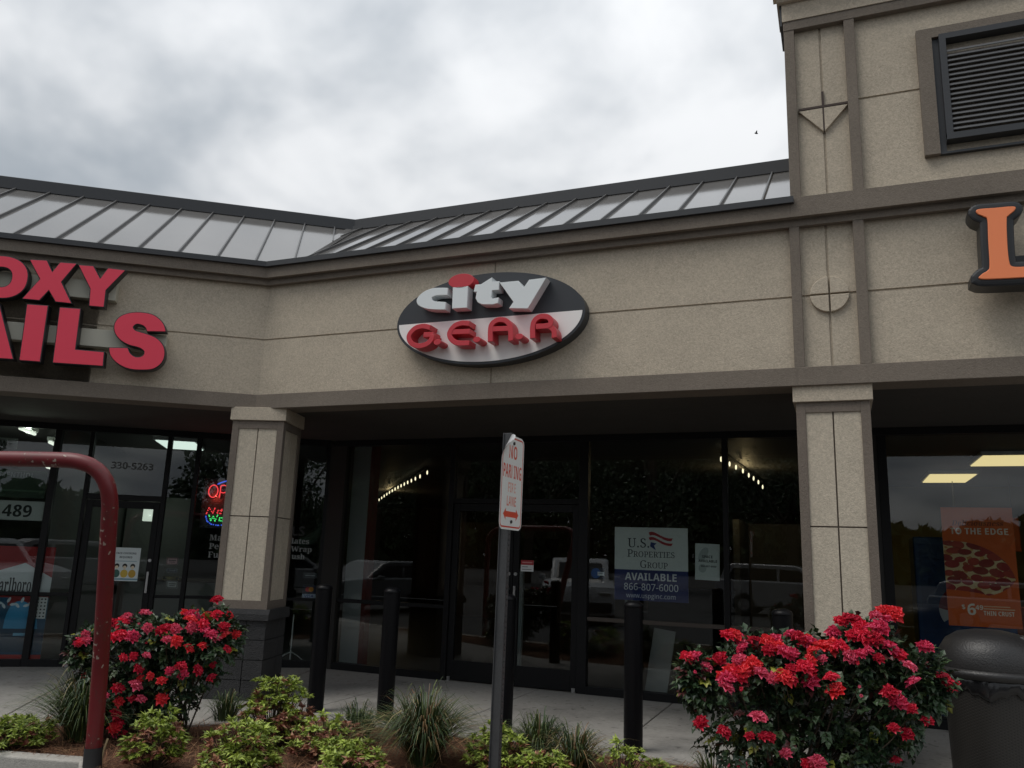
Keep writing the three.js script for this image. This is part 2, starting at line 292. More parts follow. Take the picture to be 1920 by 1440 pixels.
// tower: wall, strips, bands, medallions, louvre
{
  const f = grp('tower_wall', tower), xa = XT, g = 0.01, ux = 5.834;
  mesh('backing', [box(xa + 0.01, XR, Y.b + 0.02, 7.3, -0.4, -0.073), box(xa + 0.004, xa + 0.3, Y.top, 7.3, -3.6, -0.401)], M.stucco, f);
  const strips = [[5.512, 5.594], [6.018, 6.104]], cx = 5.806;
  const pan = (x0, x1, y0, y1) => mesh('stucco_panel', box(x0, x1, y0, y1, -0.083, -0.06), M.stucco, f);
  // lower storey of the wall, between the lower trim and the crown
  for (const [y0, y1] of [[Y.bt - 0.02, Y.g - g], [Y.g + g, Y.t + 0.02]]) { pan(5.59, cx - g, y0, y1); pan(cx + g, 6.02, y0, y1); pan(6.1, XR, y0, y1); }
  // upper storey
  pan(5.6, ux - g, Y.top, 6.32); pan(ux + g, 6.05, Y.top, 6.32);
  pan(6.1, 6.62, Y.top, 5.5 - g); pan(6.1, 6.62, 5.5 + g, 6.32); pan(6.62, XR, Y.top, 4.9); pan(6.62, XR, 5.98, 6.32);
  mesh('lower_trim', prism([[-0.3, Y.b], [-0.004, Y.b], [0, Y.b + 0.004], [0, Y.bt - 0.004], [-0.004, Y.bt], [-0.3, Y.bt]], XT + 0.001, XR), M.trim, f);
  mesh('upper_trim', prism(rect(-0.3, 0, Y.t, Y.s), XT + 0.001, XR), M.trim, f);
  mesh('crown_trim', prism(rect(-0.3, 0.06, Y.s, Y.top), XT + 0.001, XR), M.trim, f);
  for (const [x0, x1] of strips) mesh('vertical_strip', rbox(x0, x1, Y.bt, Y.t, -0.07, -0.003, 0.004), M.trim, f);
  mesh('vertical_strip', rbox(XT, 5.62, Y.top, 6.26, -0.3, -0.003, 0.004), M.trim, f);
  mesh('vertical_strip', rbox(6.036, 6.122, Y.top, 6.26, -0.07, -0.003, 0.004), M.trim, f);
  mesh('head_band', rbox(XT - 0.004, XR, 6.26, 6.352, -0.3, 0.002, 0.004), M.trim, f);
  mesh('frieze', box(XT - 0.01, XR, 6.352, 6.53, -0.3, 0.012), M.stucco, f);
  mesh('cornice', [prism([[-0.4, 6.53], [0.05, 6.53], [0.1, 6.6], [0.16, 6.62], [0.16, 6.85], [-0.4, 6.85]], XT - 0.05, XR), prism(rect(-0.4, 0.24, 6.85, 7.3), XT - 0.1, XR)], M.stucco, f);
  mesh('side_flashing', [box(XT - 0.03, XT - 0.011, 6.32, 6.75, -0.4, 0.0)], M.coping, f);
  // triangle and disc medallions, each cut into pieces by the crossing joints
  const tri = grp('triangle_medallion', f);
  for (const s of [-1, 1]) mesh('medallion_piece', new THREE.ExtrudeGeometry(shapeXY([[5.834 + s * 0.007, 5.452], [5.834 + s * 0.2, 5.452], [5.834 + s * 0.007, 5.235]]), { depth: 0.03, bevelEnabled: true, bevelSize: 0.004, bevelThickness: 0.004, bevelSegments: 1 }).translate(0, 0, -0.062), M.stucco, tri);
  mesh('joint_shade_bar', [box(5.63, 6.038, 5.459, 5.479, -0.0605, -0.026), box(5.824, 5.844, 5.479, 5.62, -0.0605, -0.04), box(5.8275, 5.8405, 5.25, 5.4585, -0.0605, -0.027)], std(0.07, 0.052, 0.045, { roughness: 0.9 }), tri);  // shade of the recessed joints, put in as raised dark brown bars
  const disc = grp('disc_medallion', f);
  for (let k = 0; k < 4; k++) {
    const c0 = 0.011, P = [[c0, c0]]; for (let q = 0; q <= 14; q++) { const t = Math.asin(c0 / 0.15), a = t + (Math.PI / 2 - 2 * t) * q / 14; P.push([0.15 * Math.cos(a), 0.15 * Math.sin(a)]); }
    const ck = Math.cos(k * Math.PI / 2), sk = Math.sin(k * Math.PI / 2), s = shapeXY(P.map(([x, y]) => [x * ck - y * sk, x * sk + y * ck]));
    mesh('medallion_piece', new THREE.ExtrudeGeometry(s, { depth: 0.03, bevelEnabled: true, bevelSize: 0.004, bevelThickness: 0.004, bevelSegments: 1, curveSegments: 10 }).translate(5.81, Y.g - 0.005, -0.062), M.stucco, disc);
  }
  // louvre
  const lmetal = std(0.09, 0.092, 0.097, { roughness: 0.45 }); const lv = grp('louvre', tower), X0 = 6.6, X1 = 9.0, Y0 = 4.86, Y1 = 6.02, w = 0.115;
  mesh('surround', [box(X0, X0 + w, Y0, Y1, -0.07, 0.0), box(X1 - w, X1, Y0, Y1, -0.07, 0.0), box(X0 + w, X1 - w, Y1 - 0.09, Y1, -0.07, -0.001)], M.trim, lv);
  mesh('ledge', box(X0 + w, X1 - w, Y0 + 0.0, Y0 + 0.02, -0.2, -0.02), M.coping, lv);
  mesh('metal_frame', [box(X0 + w, X0 + w + 0.05, Y0 + 0.02, Y1 - 0.09, -0.25, -0.03), box(X0 + w + 0.05, X0 + w + 0.1, Y0 + 0.13, Y1 - 0.09, -0.2, 0.03), box(X0 + w + 0.05, X1 - w, Y0 + 0.1, Y0 + 0.155, -0.2, 0.032), box(X0 + w + 0.1, X1 - w, Y1 - 0.14, Y1 - 0.09, -0.2, 0.03), box(X1 - w - 0.06, X1 - w, Y0 + 0.155, Y1 - 0.14, -0.2, 0.03)], M.coping, lv);
  mesh('duct', box(X0 + w, X1 - w, Y0 + 0.02, Y1 - 0.09, -0.4, -0.26), M.coping, lv);
  for (let i = 0; i < 17; i++) { const y = Y0 + 0.18 + i * 0.0445; mesh('blade', prism([[0.022, y], [0.025, y + 0.004], [0.012, y + 0.028], [-0.05, y + 0.05], [-0.053, y + 0.046], [0.008, y + 0.024]], X0 + w + 0.1, X1 - w - 0.06), lmetal, lv); }
}

// ---------------------------------------------------------------- columns
function column(parent, o) { // own axes: front face at z = 0, centred on x = 0
  const c = grp('column', parent); const W = 0.565, h = W / 2, D = 0.565, t = 0.073, g = 0.006;
  const turn = (geo, k) => geo.translate(0, 0, h).rotateY(k * Math.PI / 2).translate(0, 0, -h);
  mesh('core', box(-h + 0.03, h - 0.03, 0.86, 2.95, -D + 0.03, -0.03), M.coltrim, c);
  mesh('capital', rbox(-0.305, 0.305, 2.826, Y.b + 0.01, -D / 2 - 0.305, -D / 2 + 0.305, 0.005), M.stucco, c);
  for (let k = 0; k < 4; k++) {
    // a corner strip belongs to one face, so no two lie on the same plane
    mesh('corner_strip', turn(rbox(h - t, h, 0.86, 2.827, -t, 0.0, 0.004), k), M.coltrim, c);
    mesh('head_rail', turn(box(-h + t, h - t, 2.741, 2.827, -0.04, -0.002), k), M.coltrim, c);
    mesh('foot_rail', turn(box(-h + t, h - t, 0.86, 0.965, -0.04, -0.002), k), M.coltrim, c);
    for (const [x0, x1] of [[-h + t, -g], [g, h - t]]) for (const [y0, y1] of [[0.965, 1.808], [1.82, 2.741]]) mesh('stucco_panel', turn(box(x0, x1, y0, y1, -0.035, -0.014), k), M.panel, c);
  }
  // split-face block base
  const b = grp('block_base', c), H = 0.29;
  mesh('cap_stone', prism([[-h - H - 0.03, 0.775], [-h + H + 0.03, 0.775], [-h + H + 0.03, 0.835], [-h + H - 0.005, 0.882], [-h - H + 0.005, 0.882], [-h - H - 0.03, 0.835]], -H - 0.03, H + 0.03), M.block, b);
  mesh('mortar', box(-H + 0.016, H - 0.016, 0, 0.776, -h - H + 0.016, -h + H - 0.016), M.dark, b);
  const rough = geo => { const p = geo.attributes.position; for (let i = 0; i < p.count; i++) { const x = p.getX(i), y = p.getY(i), z = p.getZ(i); p.setXYZ(i, x + 0.006 * noise3.noise(x * 19, y * 19, z * 19 + 3), y, z + 0.006 * noise3.noise(x * 17 + 9, y * 17, z * 17)); } geo.computeVertexNormals(); return geo; };
  for (let r = 0; r < 4; r++) for (let k = 0; k < 4; k++) {
    const y0 = r * 0.194 + 0.004, y1 = (r + 1) * 0.194 - 0.004;
    for (const [x0, x1] of [[-H + 0.05, 0.08], [0.09, H]]) {
      const geo = new THREE.BoxGeometry(x1 - x0, y1 - y0, 0.05, 6, 4, 1).translate((x0 + x1) / 2, (y0 + y1) / 2, H - 0.0245);
      mesh('block', rough(geo.rotateY(k * Math.PI / 2).translate(0, 0, -h)), M.block, b);
    }
  }
  return c;
}
{
  const th = PHI / 2, R = new THREE.Vector3(Math.cos(th), 0, -Math.sin(th)), c = column(shop);
  c.position.set(0.346, 0, -0.067).addScaledVector(R, -0.2825); c.rotation.y = th;
  const d = column(tower); d.position.set(5.792, 0, -0.05);
}

// ---------------------------------------------------------------- shop fronts
function pane(parent, x0, x1, y0, y1, z) { return mesh('pane', box(x0, x1, y0, y1, z - 0.003, z + 0.003), M.glass, parent); }
const bar = (parent, name, x0, x1, y0, y1, z, d = 0.05, m = M.frame) => mesh(name, rbox(x0, x1, y0, y1, z - d, z + d, 0.004), m, parent);
function door(parent, x0, x1, y1, z, hingeLeft, plate) {
  const d = grp('door', parent), s = 0.075;
  bar(d, 'stile', x0, x0 + s, 0.012, y1, z, 0.024); bar(d, 'stile', x1 - s, x1, 0.012, y1, z, 0.024);
  bar(d, 'bottom_rail', x0 + s, x1 - s, 0.012, 0.24, z, 0.023); bar(d, 'top_rail', x0 + s, x1 - s, y1 - 0.09, y1, z, 0.023);
  pane(d, x0 + s, x1 - s, 0.24, y1 - 0.09, z);
  const hx = hingeLeft ? x1 - 0.04 : x0 + 0.04;
  mesh('handle', [box(hx - 0.012, hx + 0.012, 0.89, 1.15, z + 0.05, z + 0.065), box(hx - 0.01, hx + 0.01, 0.91, 0.94, z + 0.02, z + 0.051), box(hx - 0.01, hx + 0.01, 1.1, 1.13, z + 0.02, z + 0.051)], M.steel, d);
  mesh('lock', new THREE.CylinderGeometry(0.02, 0.02, 0.016, 16).rotateX(Math.PI / 2).translate(hx, 1.29, z + 0.03), M.steel, d);
  mesh('pivot', box(hingeLeft ? x0 + 0.01 : x1 - 0.05, hingeLeft ? x0 + 0.05 : x1 - 0.01, 0.0, 0.05, z + 0.0245, z + 0.035), M.steel, d);
  return d;
}
{ // middle shop
  const s = grp('shop_front', shop), z = -ZS, top = 2.885;
  bar(s, 'head_bar', CORNER[0] + 0.05, 6.05, top, 2.962, z, 0.055);
  bar(s, 'corner_post', CORNER[0] - 0.02, -0.36, 0, top, z, 0.06, M.darkbrown);
  bar(s, 'mullion', 1.2, 1.268, 0, top, z); bar(s, 'mullion', 2.925, 3.04, 0, top, z); bar(s, 'mullion', 4.595, 4.655, 0, top, z); bar(s, 'mullion', 6.0, 6.1, 0, top, z, 0.06);
  for (const [x0, x1, y] of [[-0.36, 1.2, 0.835], [3.04, 4.595, 0.8], [4.655, 6.0, 0.8]]) {
    bar(s, 'sill', x0, x1, 0, 0.085, z, 0.055); bar(s, 'mid_rail', x0, x1, y, y + 0.045, z, 0.03, y < 0.82 ? std(0.07, 0.055, 0.045) : M.frame);
    pane(s, x0, x1, y + 0.045, top, z); pane(s, x0, x1, 0.085, y, z);
  }
  bar(s, 'transom_bar', 1.268, 2.925, 2.13, 2.19, z, 0.045); pane(s, 1.268, 2.925, 2.19, top, z);
  door(shop, 1.275, 2.094, 2.125, z, true); door(shop, 2.1, 2.92, 2.125, z, false);
  // interior shell
  const r = grp('interior', shop), bx = d => CORNER[0] - d * Math.tan(PHI), zb = -18;
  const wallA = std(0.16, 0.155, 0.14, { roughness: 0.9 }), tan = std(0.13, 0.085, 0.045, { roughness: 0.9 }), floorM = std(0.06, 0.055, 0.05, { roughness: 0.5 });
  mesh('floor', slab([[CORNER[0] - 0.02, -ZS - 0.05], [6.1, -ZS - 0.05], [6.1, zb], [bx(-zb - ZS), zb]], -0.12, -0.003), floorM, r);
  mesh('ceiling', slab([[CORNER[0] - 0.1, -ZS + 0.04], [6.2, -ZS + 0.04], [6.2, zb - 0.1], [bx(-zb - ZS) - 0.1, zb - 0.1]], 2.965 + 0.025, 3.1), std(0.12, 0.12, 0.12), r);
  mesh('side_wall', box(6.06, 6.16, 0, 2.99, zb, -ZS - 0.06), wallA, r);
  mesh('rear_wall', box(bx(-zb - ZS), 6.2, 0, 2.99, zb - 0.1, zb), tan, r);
  const L = (-zb - ZS) / Math.cos(PHI); const pw = mesh('party_wall', box(-0.06, 0.04, 0, 2.99, -L, -0.1), wallA, r); pw.position.set(CORNER[0], 0, CORNER[1]); pw.rotation.y = PHI;
  const pa = onM(657, 950, -2.9).x, pb = onM(689, 950, -2.9).x, pc = onM(697, 950, -2.9).x;
  mesh('partition_end', box(pa, pb, 0.0, 2.98, -3.0, -2.9), std(0.55, 0.57, 0.55), r);
  mesh('partition_edge', box(pb + 0.001, pc, 0.0, 2.98, -3.05, -2.91), std(0.2, 0.04, 0.03), r);
  // inner rooms half-way back: tan wall with a dark doorway
  mesh('inner_wall', [box(-3.4, -1.85, 0, 2.3, -12.1, -12), box(-1.85, -0.55, 1.95, 2.3, -12.1, -12), box(-0.55, 1.2, 0, 2.3, -12.1, -12)], tan, r);
  mesh('counter', box(2.3, 4.2, 0, 1.0, -9.6, -9), std(0.03, 0.025, 0.02), r);
  mesh('display_wall', [box(4.2, 6.05, 0, 2.2, -8.1, -8), box(4.2, 4.3, 0, 2.2, -8, -6.6)], wallA, r);
}
{ // left wing: salon and its neighbour
  const s = grp('shop_front', salon), z = -ZL, top = 2.885;
  bar(s, 'head_bar', XW, 0.85, top, 2.962, z, 0.055);
  for (const [x0, x1] of [[-2.577, -2.5], [-2.16, -2.112], [-1.23, -1.176], [-0.868, -0.812], [0.82, 0.9], [-4.6, -4.54]]) bar(s, 'mullion', x0, x1, 0, top, z);
  bar(s, 'mullion', 0.2, 0.25, 0.085, top, z, 0.04);
  for (const [x0, x1] of [[-4.54, -2.577], [-2.5, -2.16], [-1.176, -0.868], [-0.812, 0.2], [0.25, 0.82], [-6.6, -4.6]]) {
    bar(s, 'sill', x0, x1, 0, 0.085, z, 0.055); bar(s, 'mid_rail', x0, x1, 0.83, 0.87, z, 0.03); pane(s, x0, x1, 0.87, top, z); pane(s, x0, x1, 0.085, 0.83, z);
  }
  bar(s, 'transom_bar', -2.112, -1.23, 2.03, 2.1, z, 0.045); pane(s, -2.112, -1.23, 2.1, top, z);
  door(salon, -2.106, -1.236, 2.022, z, true);
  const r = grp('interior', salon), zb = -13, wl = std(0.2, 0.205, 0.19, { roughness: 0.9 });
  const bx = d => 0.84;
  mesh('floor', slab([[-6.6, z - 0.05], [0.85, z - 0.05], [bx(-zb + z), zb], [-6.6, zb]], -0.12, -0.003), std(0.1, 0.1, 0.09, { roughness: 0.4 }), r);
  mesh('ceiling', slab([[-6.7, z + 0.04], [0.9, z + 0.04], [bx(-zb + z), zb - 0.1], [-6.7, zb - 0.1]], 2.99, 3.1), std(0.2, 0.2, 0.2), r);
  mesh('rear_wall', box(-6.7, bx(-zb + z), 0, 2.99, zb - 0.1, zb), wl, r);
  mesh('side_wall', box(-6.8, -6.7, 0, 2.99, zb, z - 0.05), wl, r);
  mesh('party_wall', box(-2.56, -2.5, 0, 2.99, zb, z - 0.06), wl, r);
  mesh('room_divider', box(-2.45, -1.35, 0, 2.3, -6.4, -6.3), std(0.25, 0.26, 0.24), r);
}
{ // right shop
  const s = grp('shop_front', tower), z = -ZS, top = 2.885;
  bar(s, 'head_bar', 6.1, XR, top, 2.962, z, 0.055);
  bar(s, 'mullion', 6.2, 6.29, 0, top, z); bar(s, 'mullion', 8.3, 8.36, 0, top, z); mesh('wall_end', box(6.101, 6.2, 0, 2.95, z - 0.05, z + 0.04), M.darkbrown, s);
  for (const [x0, x1] of [[6.29, 8.3], [8.36, 11]]) { bar(s, 'sill', x0, x1, 0, 0.085, z, 0.055); pane(s, x0, x1, 0.085, top, z); }
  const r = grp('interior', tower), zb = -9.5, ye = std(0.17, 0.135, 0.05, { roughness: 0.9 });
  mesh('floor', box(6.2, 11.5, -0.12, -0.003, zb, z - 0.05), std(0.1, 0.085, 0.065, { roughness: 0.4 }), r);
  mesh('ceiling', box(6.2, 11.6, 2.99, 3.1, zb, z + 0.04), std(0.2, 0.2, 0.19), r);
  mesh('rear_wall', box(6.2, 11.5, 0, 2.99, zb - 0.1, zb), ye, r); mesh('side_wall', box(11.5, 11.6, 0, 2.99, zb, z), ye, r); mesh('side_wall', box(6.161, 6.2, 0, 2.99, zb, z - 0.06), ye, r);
  mesh('service_counter', box(7.2, 11, 0, 1.05, -6.6, -6), std(0.25, 0.06, 0.02), r);
}

// ---------------------------------------------------------------- lit lamps indoors
const lampMat = (r, g, b, k = 1) => new THREE.MeshStandardMaterial({ color: 0x111111, emissive: new THREE.Color().setRGB(r, g, b), emissiveIntensity: k });
function troffer(c, turn, w, l, col, label, k) {
  const t = thing('ceiling_light', label, 'light', c, turn, 'lit ceiling panels inside the shops');
  mesh('housing', box(-w / 2 - 0.03, w / 2 + 0.03, 0.012, 0.06, -l / 2 - 0.03, l / 2 + 0.03), M.white, t);
  mesh('light_panel', box(-w / 2, w / 2, 0, 0.011, -l / 2, l / 2), lampMat(...col, 0.95), t);
  const a = new THREE.RectAreaLight(new THREE.Color().setRGB(...col), k, w, l); a.position.set(0, -0.012, 0); a.rotation.x = -Math.PI / 2; t.add(a); return t;
}
troffer(onY(338, 836, 2.92), PHI, 0.52, 0.95, [0.85, 0.98, 0.88], 'white ceiling panel light inside the nail shop', 0.5);
troffer(onY(1778, 898, 2.92), 0, 0.62, 1.25, [0.9, 0.7, 0.32], 'small yellow panel light above the rear orange boards', 0.5);
troffer(onY(1893, 865, 2.92), 0, 0.75, 1.1, [0.9, 0.7, 0.32], 'large yellow panel light above the orange pizza poster', 0.5);
[[38, 803, 65, 814], [93, 829, 107, 836], [88, 876, 99, 880]].forEach(([a, b, c, d], i) => {
  const p = onY(a, b, 2.88), q = onY(c, d, 2.88), L = p.distanceTo(q), t = thing('tube_light', ['bright white strip light above the grey new card', 'short white strip light beside the party wall of the tobacco shop', 'small white strip light behind the green menthol strip'][i], 'light', p.clone().lerp(q, 0.5), Math.atan2(p.x - q.x, p.z - q.z), 'strip lights in the tobacco shop');
  mesh('tube', new THREE.CylinderGeometry(0.022, 0.022, L, 10).rotateX(Math.PI / 2), lampMat(0.95, 1, 0.85), t); mesh('batten', box(-0.04, 0.04, 0.024, 0.08, -L / 2, L / 2), M.white, t);
  if (!i) { const l = new THREE.PointLight(0xf4ffe8, 0.6, 0, 2); l.position.y = -0.05; t.add(l); }
});
function bulbs(list, label, y) {
  const pts = list.map(([a, b]) => onY(a, b, y)), t = thing('track_light', label, 'light', pts[0]);
  const d = pts[pts.length - 1].clone().sub(pts[0]); mesh('track', tube([new THREE.Vector3(0, 0.09, 0), d.clone().multiplyScalar(0.5).add(new THREE.Vector3(0, 0.09, 0)), d.clone().add(new THREE.Vector3(0, 0.09, 0))], 0.015, 8, 6), M.dark, t);
  const g = new THREE.SphereGeometry(0.026, 10, 8).scale(0.5, 1.4, 0.5), m = lampMat(1, 0.86, 0.55, 1.6);
  for (const p of pts) { const b = new THREE.Mesh(g, m); b.name = 'bulb'; b.position.copy(p).sub(pts[0]); t.add(b); }
  const l = new THREE.PointLight(0xffdca0, 0.3, 0, 2); l.position.copy(d).multiplyScalar(0.5).y -= 0.1; t.add(l);
}
bulbs([...Array(19)].map((_, i) => { const k = i / 18, e = Math.pow(k, 0.72); return [801 - 108 * e, 886 + 66 * e - 6 * Math.sin(k * 3.1)]; }), 'long row of small warm bulbs deep inside the vacant shop', 2.86);
bulbs([[1352, 861], [1368, 870], [1380, 876], [1393, 883], [1404, 891], [1413, 897], [1422, 904], [1430, 913]], 'short row of warm bulbs behind the right pane of the vacant shop', 2.86);

// ---------------------------------------------------------------- sheets, posters and lettering on the glass
function sheet(name, label, cat, a, b, frame, z, draw, res = 420, tilt = 0, group) {
  const P = frame === 'L' ? onL : onM, p = P(a[0], a[1], z), q = P(b[0], b[1], z), w = Math.abs(q.x - p.x), h = Math.abs(p.y - q.y), cx = (p.x + q.x) / 2, cy = (p.y + q.y) / 2;
  const c = frame === 'L' ? Lw(cx, cy, z) : new THREE.Vector3(cx, cy, z), t = thing(name, label, cat, c, frame === 'L' ? PHI : 0, group); t.rotation.z = tilt;
  mesh('board', box(-w / 2, w / 2, -h / 2, h / 2, -0.004, -0.001), M.white, t);
  const W = Math.round(w * res), H = Math.round(h * res);
  mesh('print', new THREE.PlaneGeometry(w, h), new THREE.MeshStandardMaterial({ map: canvas(W, H, draw), roughness: 0.55 }), t, true); return t;
}
const GM = -ZS - 0.012, GL = -ZL - 0.012;
sheet('realty_sign', 'white and navy property sign taped inside the vacant shop window', 'sign', [1153, 988], [1291, 1131], 'M', GM, (g, w, h) => {
  const s = h * 0.585; g.fillStyle = '#e9efea'; g.fillRect(0, 0, w, h); g.fillStyle = '#2a3470'; g.fillRect(0, s, w, h - s);
  text(g, 'U.S.', w * 0.335, s * 0.37, `${s * 0.3}px serif`, '#1b1d2b'); 
  const caps = (a, b, x, y, k) => { g.textBaseline = 'alphabetic'; g.textAlign = 'left'; g.fillStyle = '#23252f'; g.font = `${k * 1.32}px serif`; const wa = g.measureText(a).width; g.font = `${k}px serif`; const wb = g.measureText(b).width; const x0 = x - (wa + wb) / 2; g.fillText(b, x0 + wa, y); g.font = `${k * 1.32}px serif`; g.fillText(a, x0, y); };
  caps('P', 'ROPERTIES', w * 0.5, s * 0.7, s * 0.185); caps('G', 'ROUP', w * 0.54, s * 0.95, s * 0.185);
  g.fillStyle = '#b8323c'; const wave = (y0, th) => { g.beginPath(); g.moveTo(w * 0.47, s * y0); g.bezierCurveTo(w * 0.56, s * (y0 - 0.1), w * 0.64, s * (y0 + 0.16), w * 0.8, s * (y0 + 0.12)); g.lineTo(w * 0.78, s * (y0 + 0.12 + th)); g.bezierCurveTo(w * 0.64, s * (y0 + 0.2), w * 0.58, s * (y0), w * 0.49, s * (y0 + th)); g.fill(); };
  wave(0.12, 0.07); wave(0.24, 0.06); g.fillStyle = '#2b3f7d'; g.beginPath(); g.moveTo(w * 0.5, s * 0.34); g.lineTo(w * 0.58, s * 0.37); g.lineTo(w * 0.545, s * 0.42); g.lineTo(w * 0.57, s * 0.53); g.lineTo(w * 0.49, s * 0.44); g.fill();
  text(g, 'AVAILABLE', w / 2, s + (h - s) * 0.22, `bold ${h * 0.14}px sans-serif`, '#eef0f2', w * 0.95); text(g, '866-807-6000', w / 2, s + (h - s) * 0.56, `${h * 0.125}px sans-serif`, '#eef0f2', w * 0.88); text(g, 'www.uspginc.com', w / 2, s + (h - s) * 0.84, `${h * 0.085}px sans-serif`, '#e6e8ee', w * 0.74);
}, 600);
sheet('flyer', 'small white space available flyer beside the property sign', 'flyer', [1303, 1019], [1350, 1089], 'M', GM, (g, w, h) => {
  g.fillStyle = '#dfe7e2'; g.fillRect(0, 0, w, h); g.fillStyle = '#b9c4bf'; g.beginPath(); g.ellipse(w * 0.33, h * 0.3, w * 0.16, h * 0.22, 0.5, 0, 7); g.fill(); g.beginPath(); g.ellipse(w * 0.3, h * 0.68, w * 0.16, h * 0.12, 0, 0, 7); g.fill();
  text(g, 'SPACE', w * 0.5, h * 0.36, `bold ${h * 0.1}px sans-serif`, '#222'); text(g, 'AVAILABLE', w * 0.52, h * 0.48, `bold ${h * 0.1}px sans-serif`, '#222', w * 0.82); text(g, '866-807-6000', w * 0.55, h * 0.62, `bold ${h * 0.07}px sans-serif`, '#333', w * 0.78);
}, 900, -0.02);
sheet('door_notice', 'small red and white notice stuck on the right glass door', 'sticker', [977, 1050], [1000, 1072], 'M', GM + 0.02, (g, w, h) => { g.fillStyle = '#d9dcdc'; g.fillRect(0, 0, w, h); g.fillStyle = '#a82b2f'; g.fillRect(0, 0, w, h * 0.42); g.fillStyle = '#c9898b'; g.fillRect(w * 0.1, h * 0.14, w * 0.8, h * 0.12); g.fillStyle = '#8e9191'; g.fillRect(w * 0.1, h * 0.55, w * 0.45, h * 0.08); g.fillRect(w * 0.1, h * 0.78, w * 0.75, h * 0.07); }, 900);
sheet('alarm_sticker', 'blue round sticker with a white tag beside the door frame', 'sticker', [1107, 1064], [1134, 1086], 'M', GM, (g, w, h) => { g.fillStyle = '#1c2430'; g.fillRect(0, 0, w, h); g.fillStyle = '#1f5da8'; g.beginPath(); g.arc(w * 0.38, h * 0.5, h * 0.46, 0, 7); g.fill(); g.fillStyle = '#e6ebee'; g.fillRect(w * 0.5, h * 0.36, w * 0.46, h * 0.34); g.fillStyle = '#56606a'; g.fillRect(w * 0.56, h * 0.46, w * 0.3, h * 0.05); }, 900);
sheet('pizza_poster', 'large orange pizza poster reading to the edge in the right window', 'poster', [1763, 951], [1918, 1180], 'M', GM, (g, w, h) => {
  g.fillStyle = '#e2661c'; g.fillRect(0, 0, w, h);
  text(g, 'TO THE EDGE', w * 0.52, h * 0.205, `bold ${h * 0.075}px sans-serif`, '#f2ead8', w * 0.82);
  g.font = `italic bold ${h * 0.06}px serif`; g.fillStyle = '#7a2a10'; g.textAlign = 'center'; g.fillText('Deliciousness', w * 0.5, h * 0.135, w * 0.72);
  g.save(); g.beginPath(); g.moveTo(0, h * 0.29); g.bezierCurveTo(w * 0.5, h * 0.27, w * 0.9, h * 0.4, w * 0.97, h * 0.6); g.bezierCurveTo(w * 0.9, h * 0.68, w * 0.7, h * 0.73, w * 0.58, h * 0.74); g.bezierCurveTo(w * 0.4, h * 0.71, w * 0.2, h * 0.71, 0, h * 0.7); g.closePath(); g.fillStyle = '#e5c894'; g.fill(); g.clip();
  let q = 7; const R = () => (q = (q * 16807) % 2147483647) / 2147483647;
  for (let i = 0; i < 70; i++) { g.fillStyle = ['#f0dcb0', '#d9a860', '#c98a4a', '#b5562f'][i % 4]; g.beginPath(); g.ellipse(w * R(), h * (0.28 + 0.48 * R()), w * (0.02 + 0.05 * R()), h * (0.008 + 0.014 * R()), R() * 3, 0, 7); g.fill(); }
  for (let j = 0; j < 7; j++) for (let i = 0; i < 6; i++) { g.fillStyle = ['#a8322a', '#b5402c', '#96291f'][(i + j) % 3]; g.beginPath(); g.ellipse(w * (0.04 + 0.19 * i + (j % 2) * 0.09 + 0.05 * (R() - 0.5)), h * (0.3 + 0.064 * j + 0.018 * i + 0.02 * (R() - 0.5)), w * (0.075 + 0.04 * R()), h * (0.022 + 0.014 * R()), 0.5 * (R() - 0.3), 0, 7); g.fill(); g.strokeStyle = '#7e2418'; g.lineWidth = 1; g.stroke(); }
  g.restore();
  text(g, '$', w * 0.22, h * 0.84, `bold ${h * 0.055}px sans-serif`, '#f2ead8'); text(g, '6', w * 0.33, h * 0.86, `bold ${h * 0.13}px sans-serif`, '#f6efe0'); text(g, '49', w * 0.44, h * 0.84, `bold ${h * 0.055}px sans-serif`, '#f2ead8'); text(g, 'THIN CRUST', w * 0.7, h * 0.885, `bold ${h * 0.05}px sans-serif`, '#f6efe0', w * 0.42);
  g.fillStyle = '#f0c9a0'; g.fillRect(w * 0.5, h * 0.845, w * 0.42, h * 0.01); g.fillRect(w * 0.5, h * 0.825, w * 0.36, h * 0.008);
}, 420);
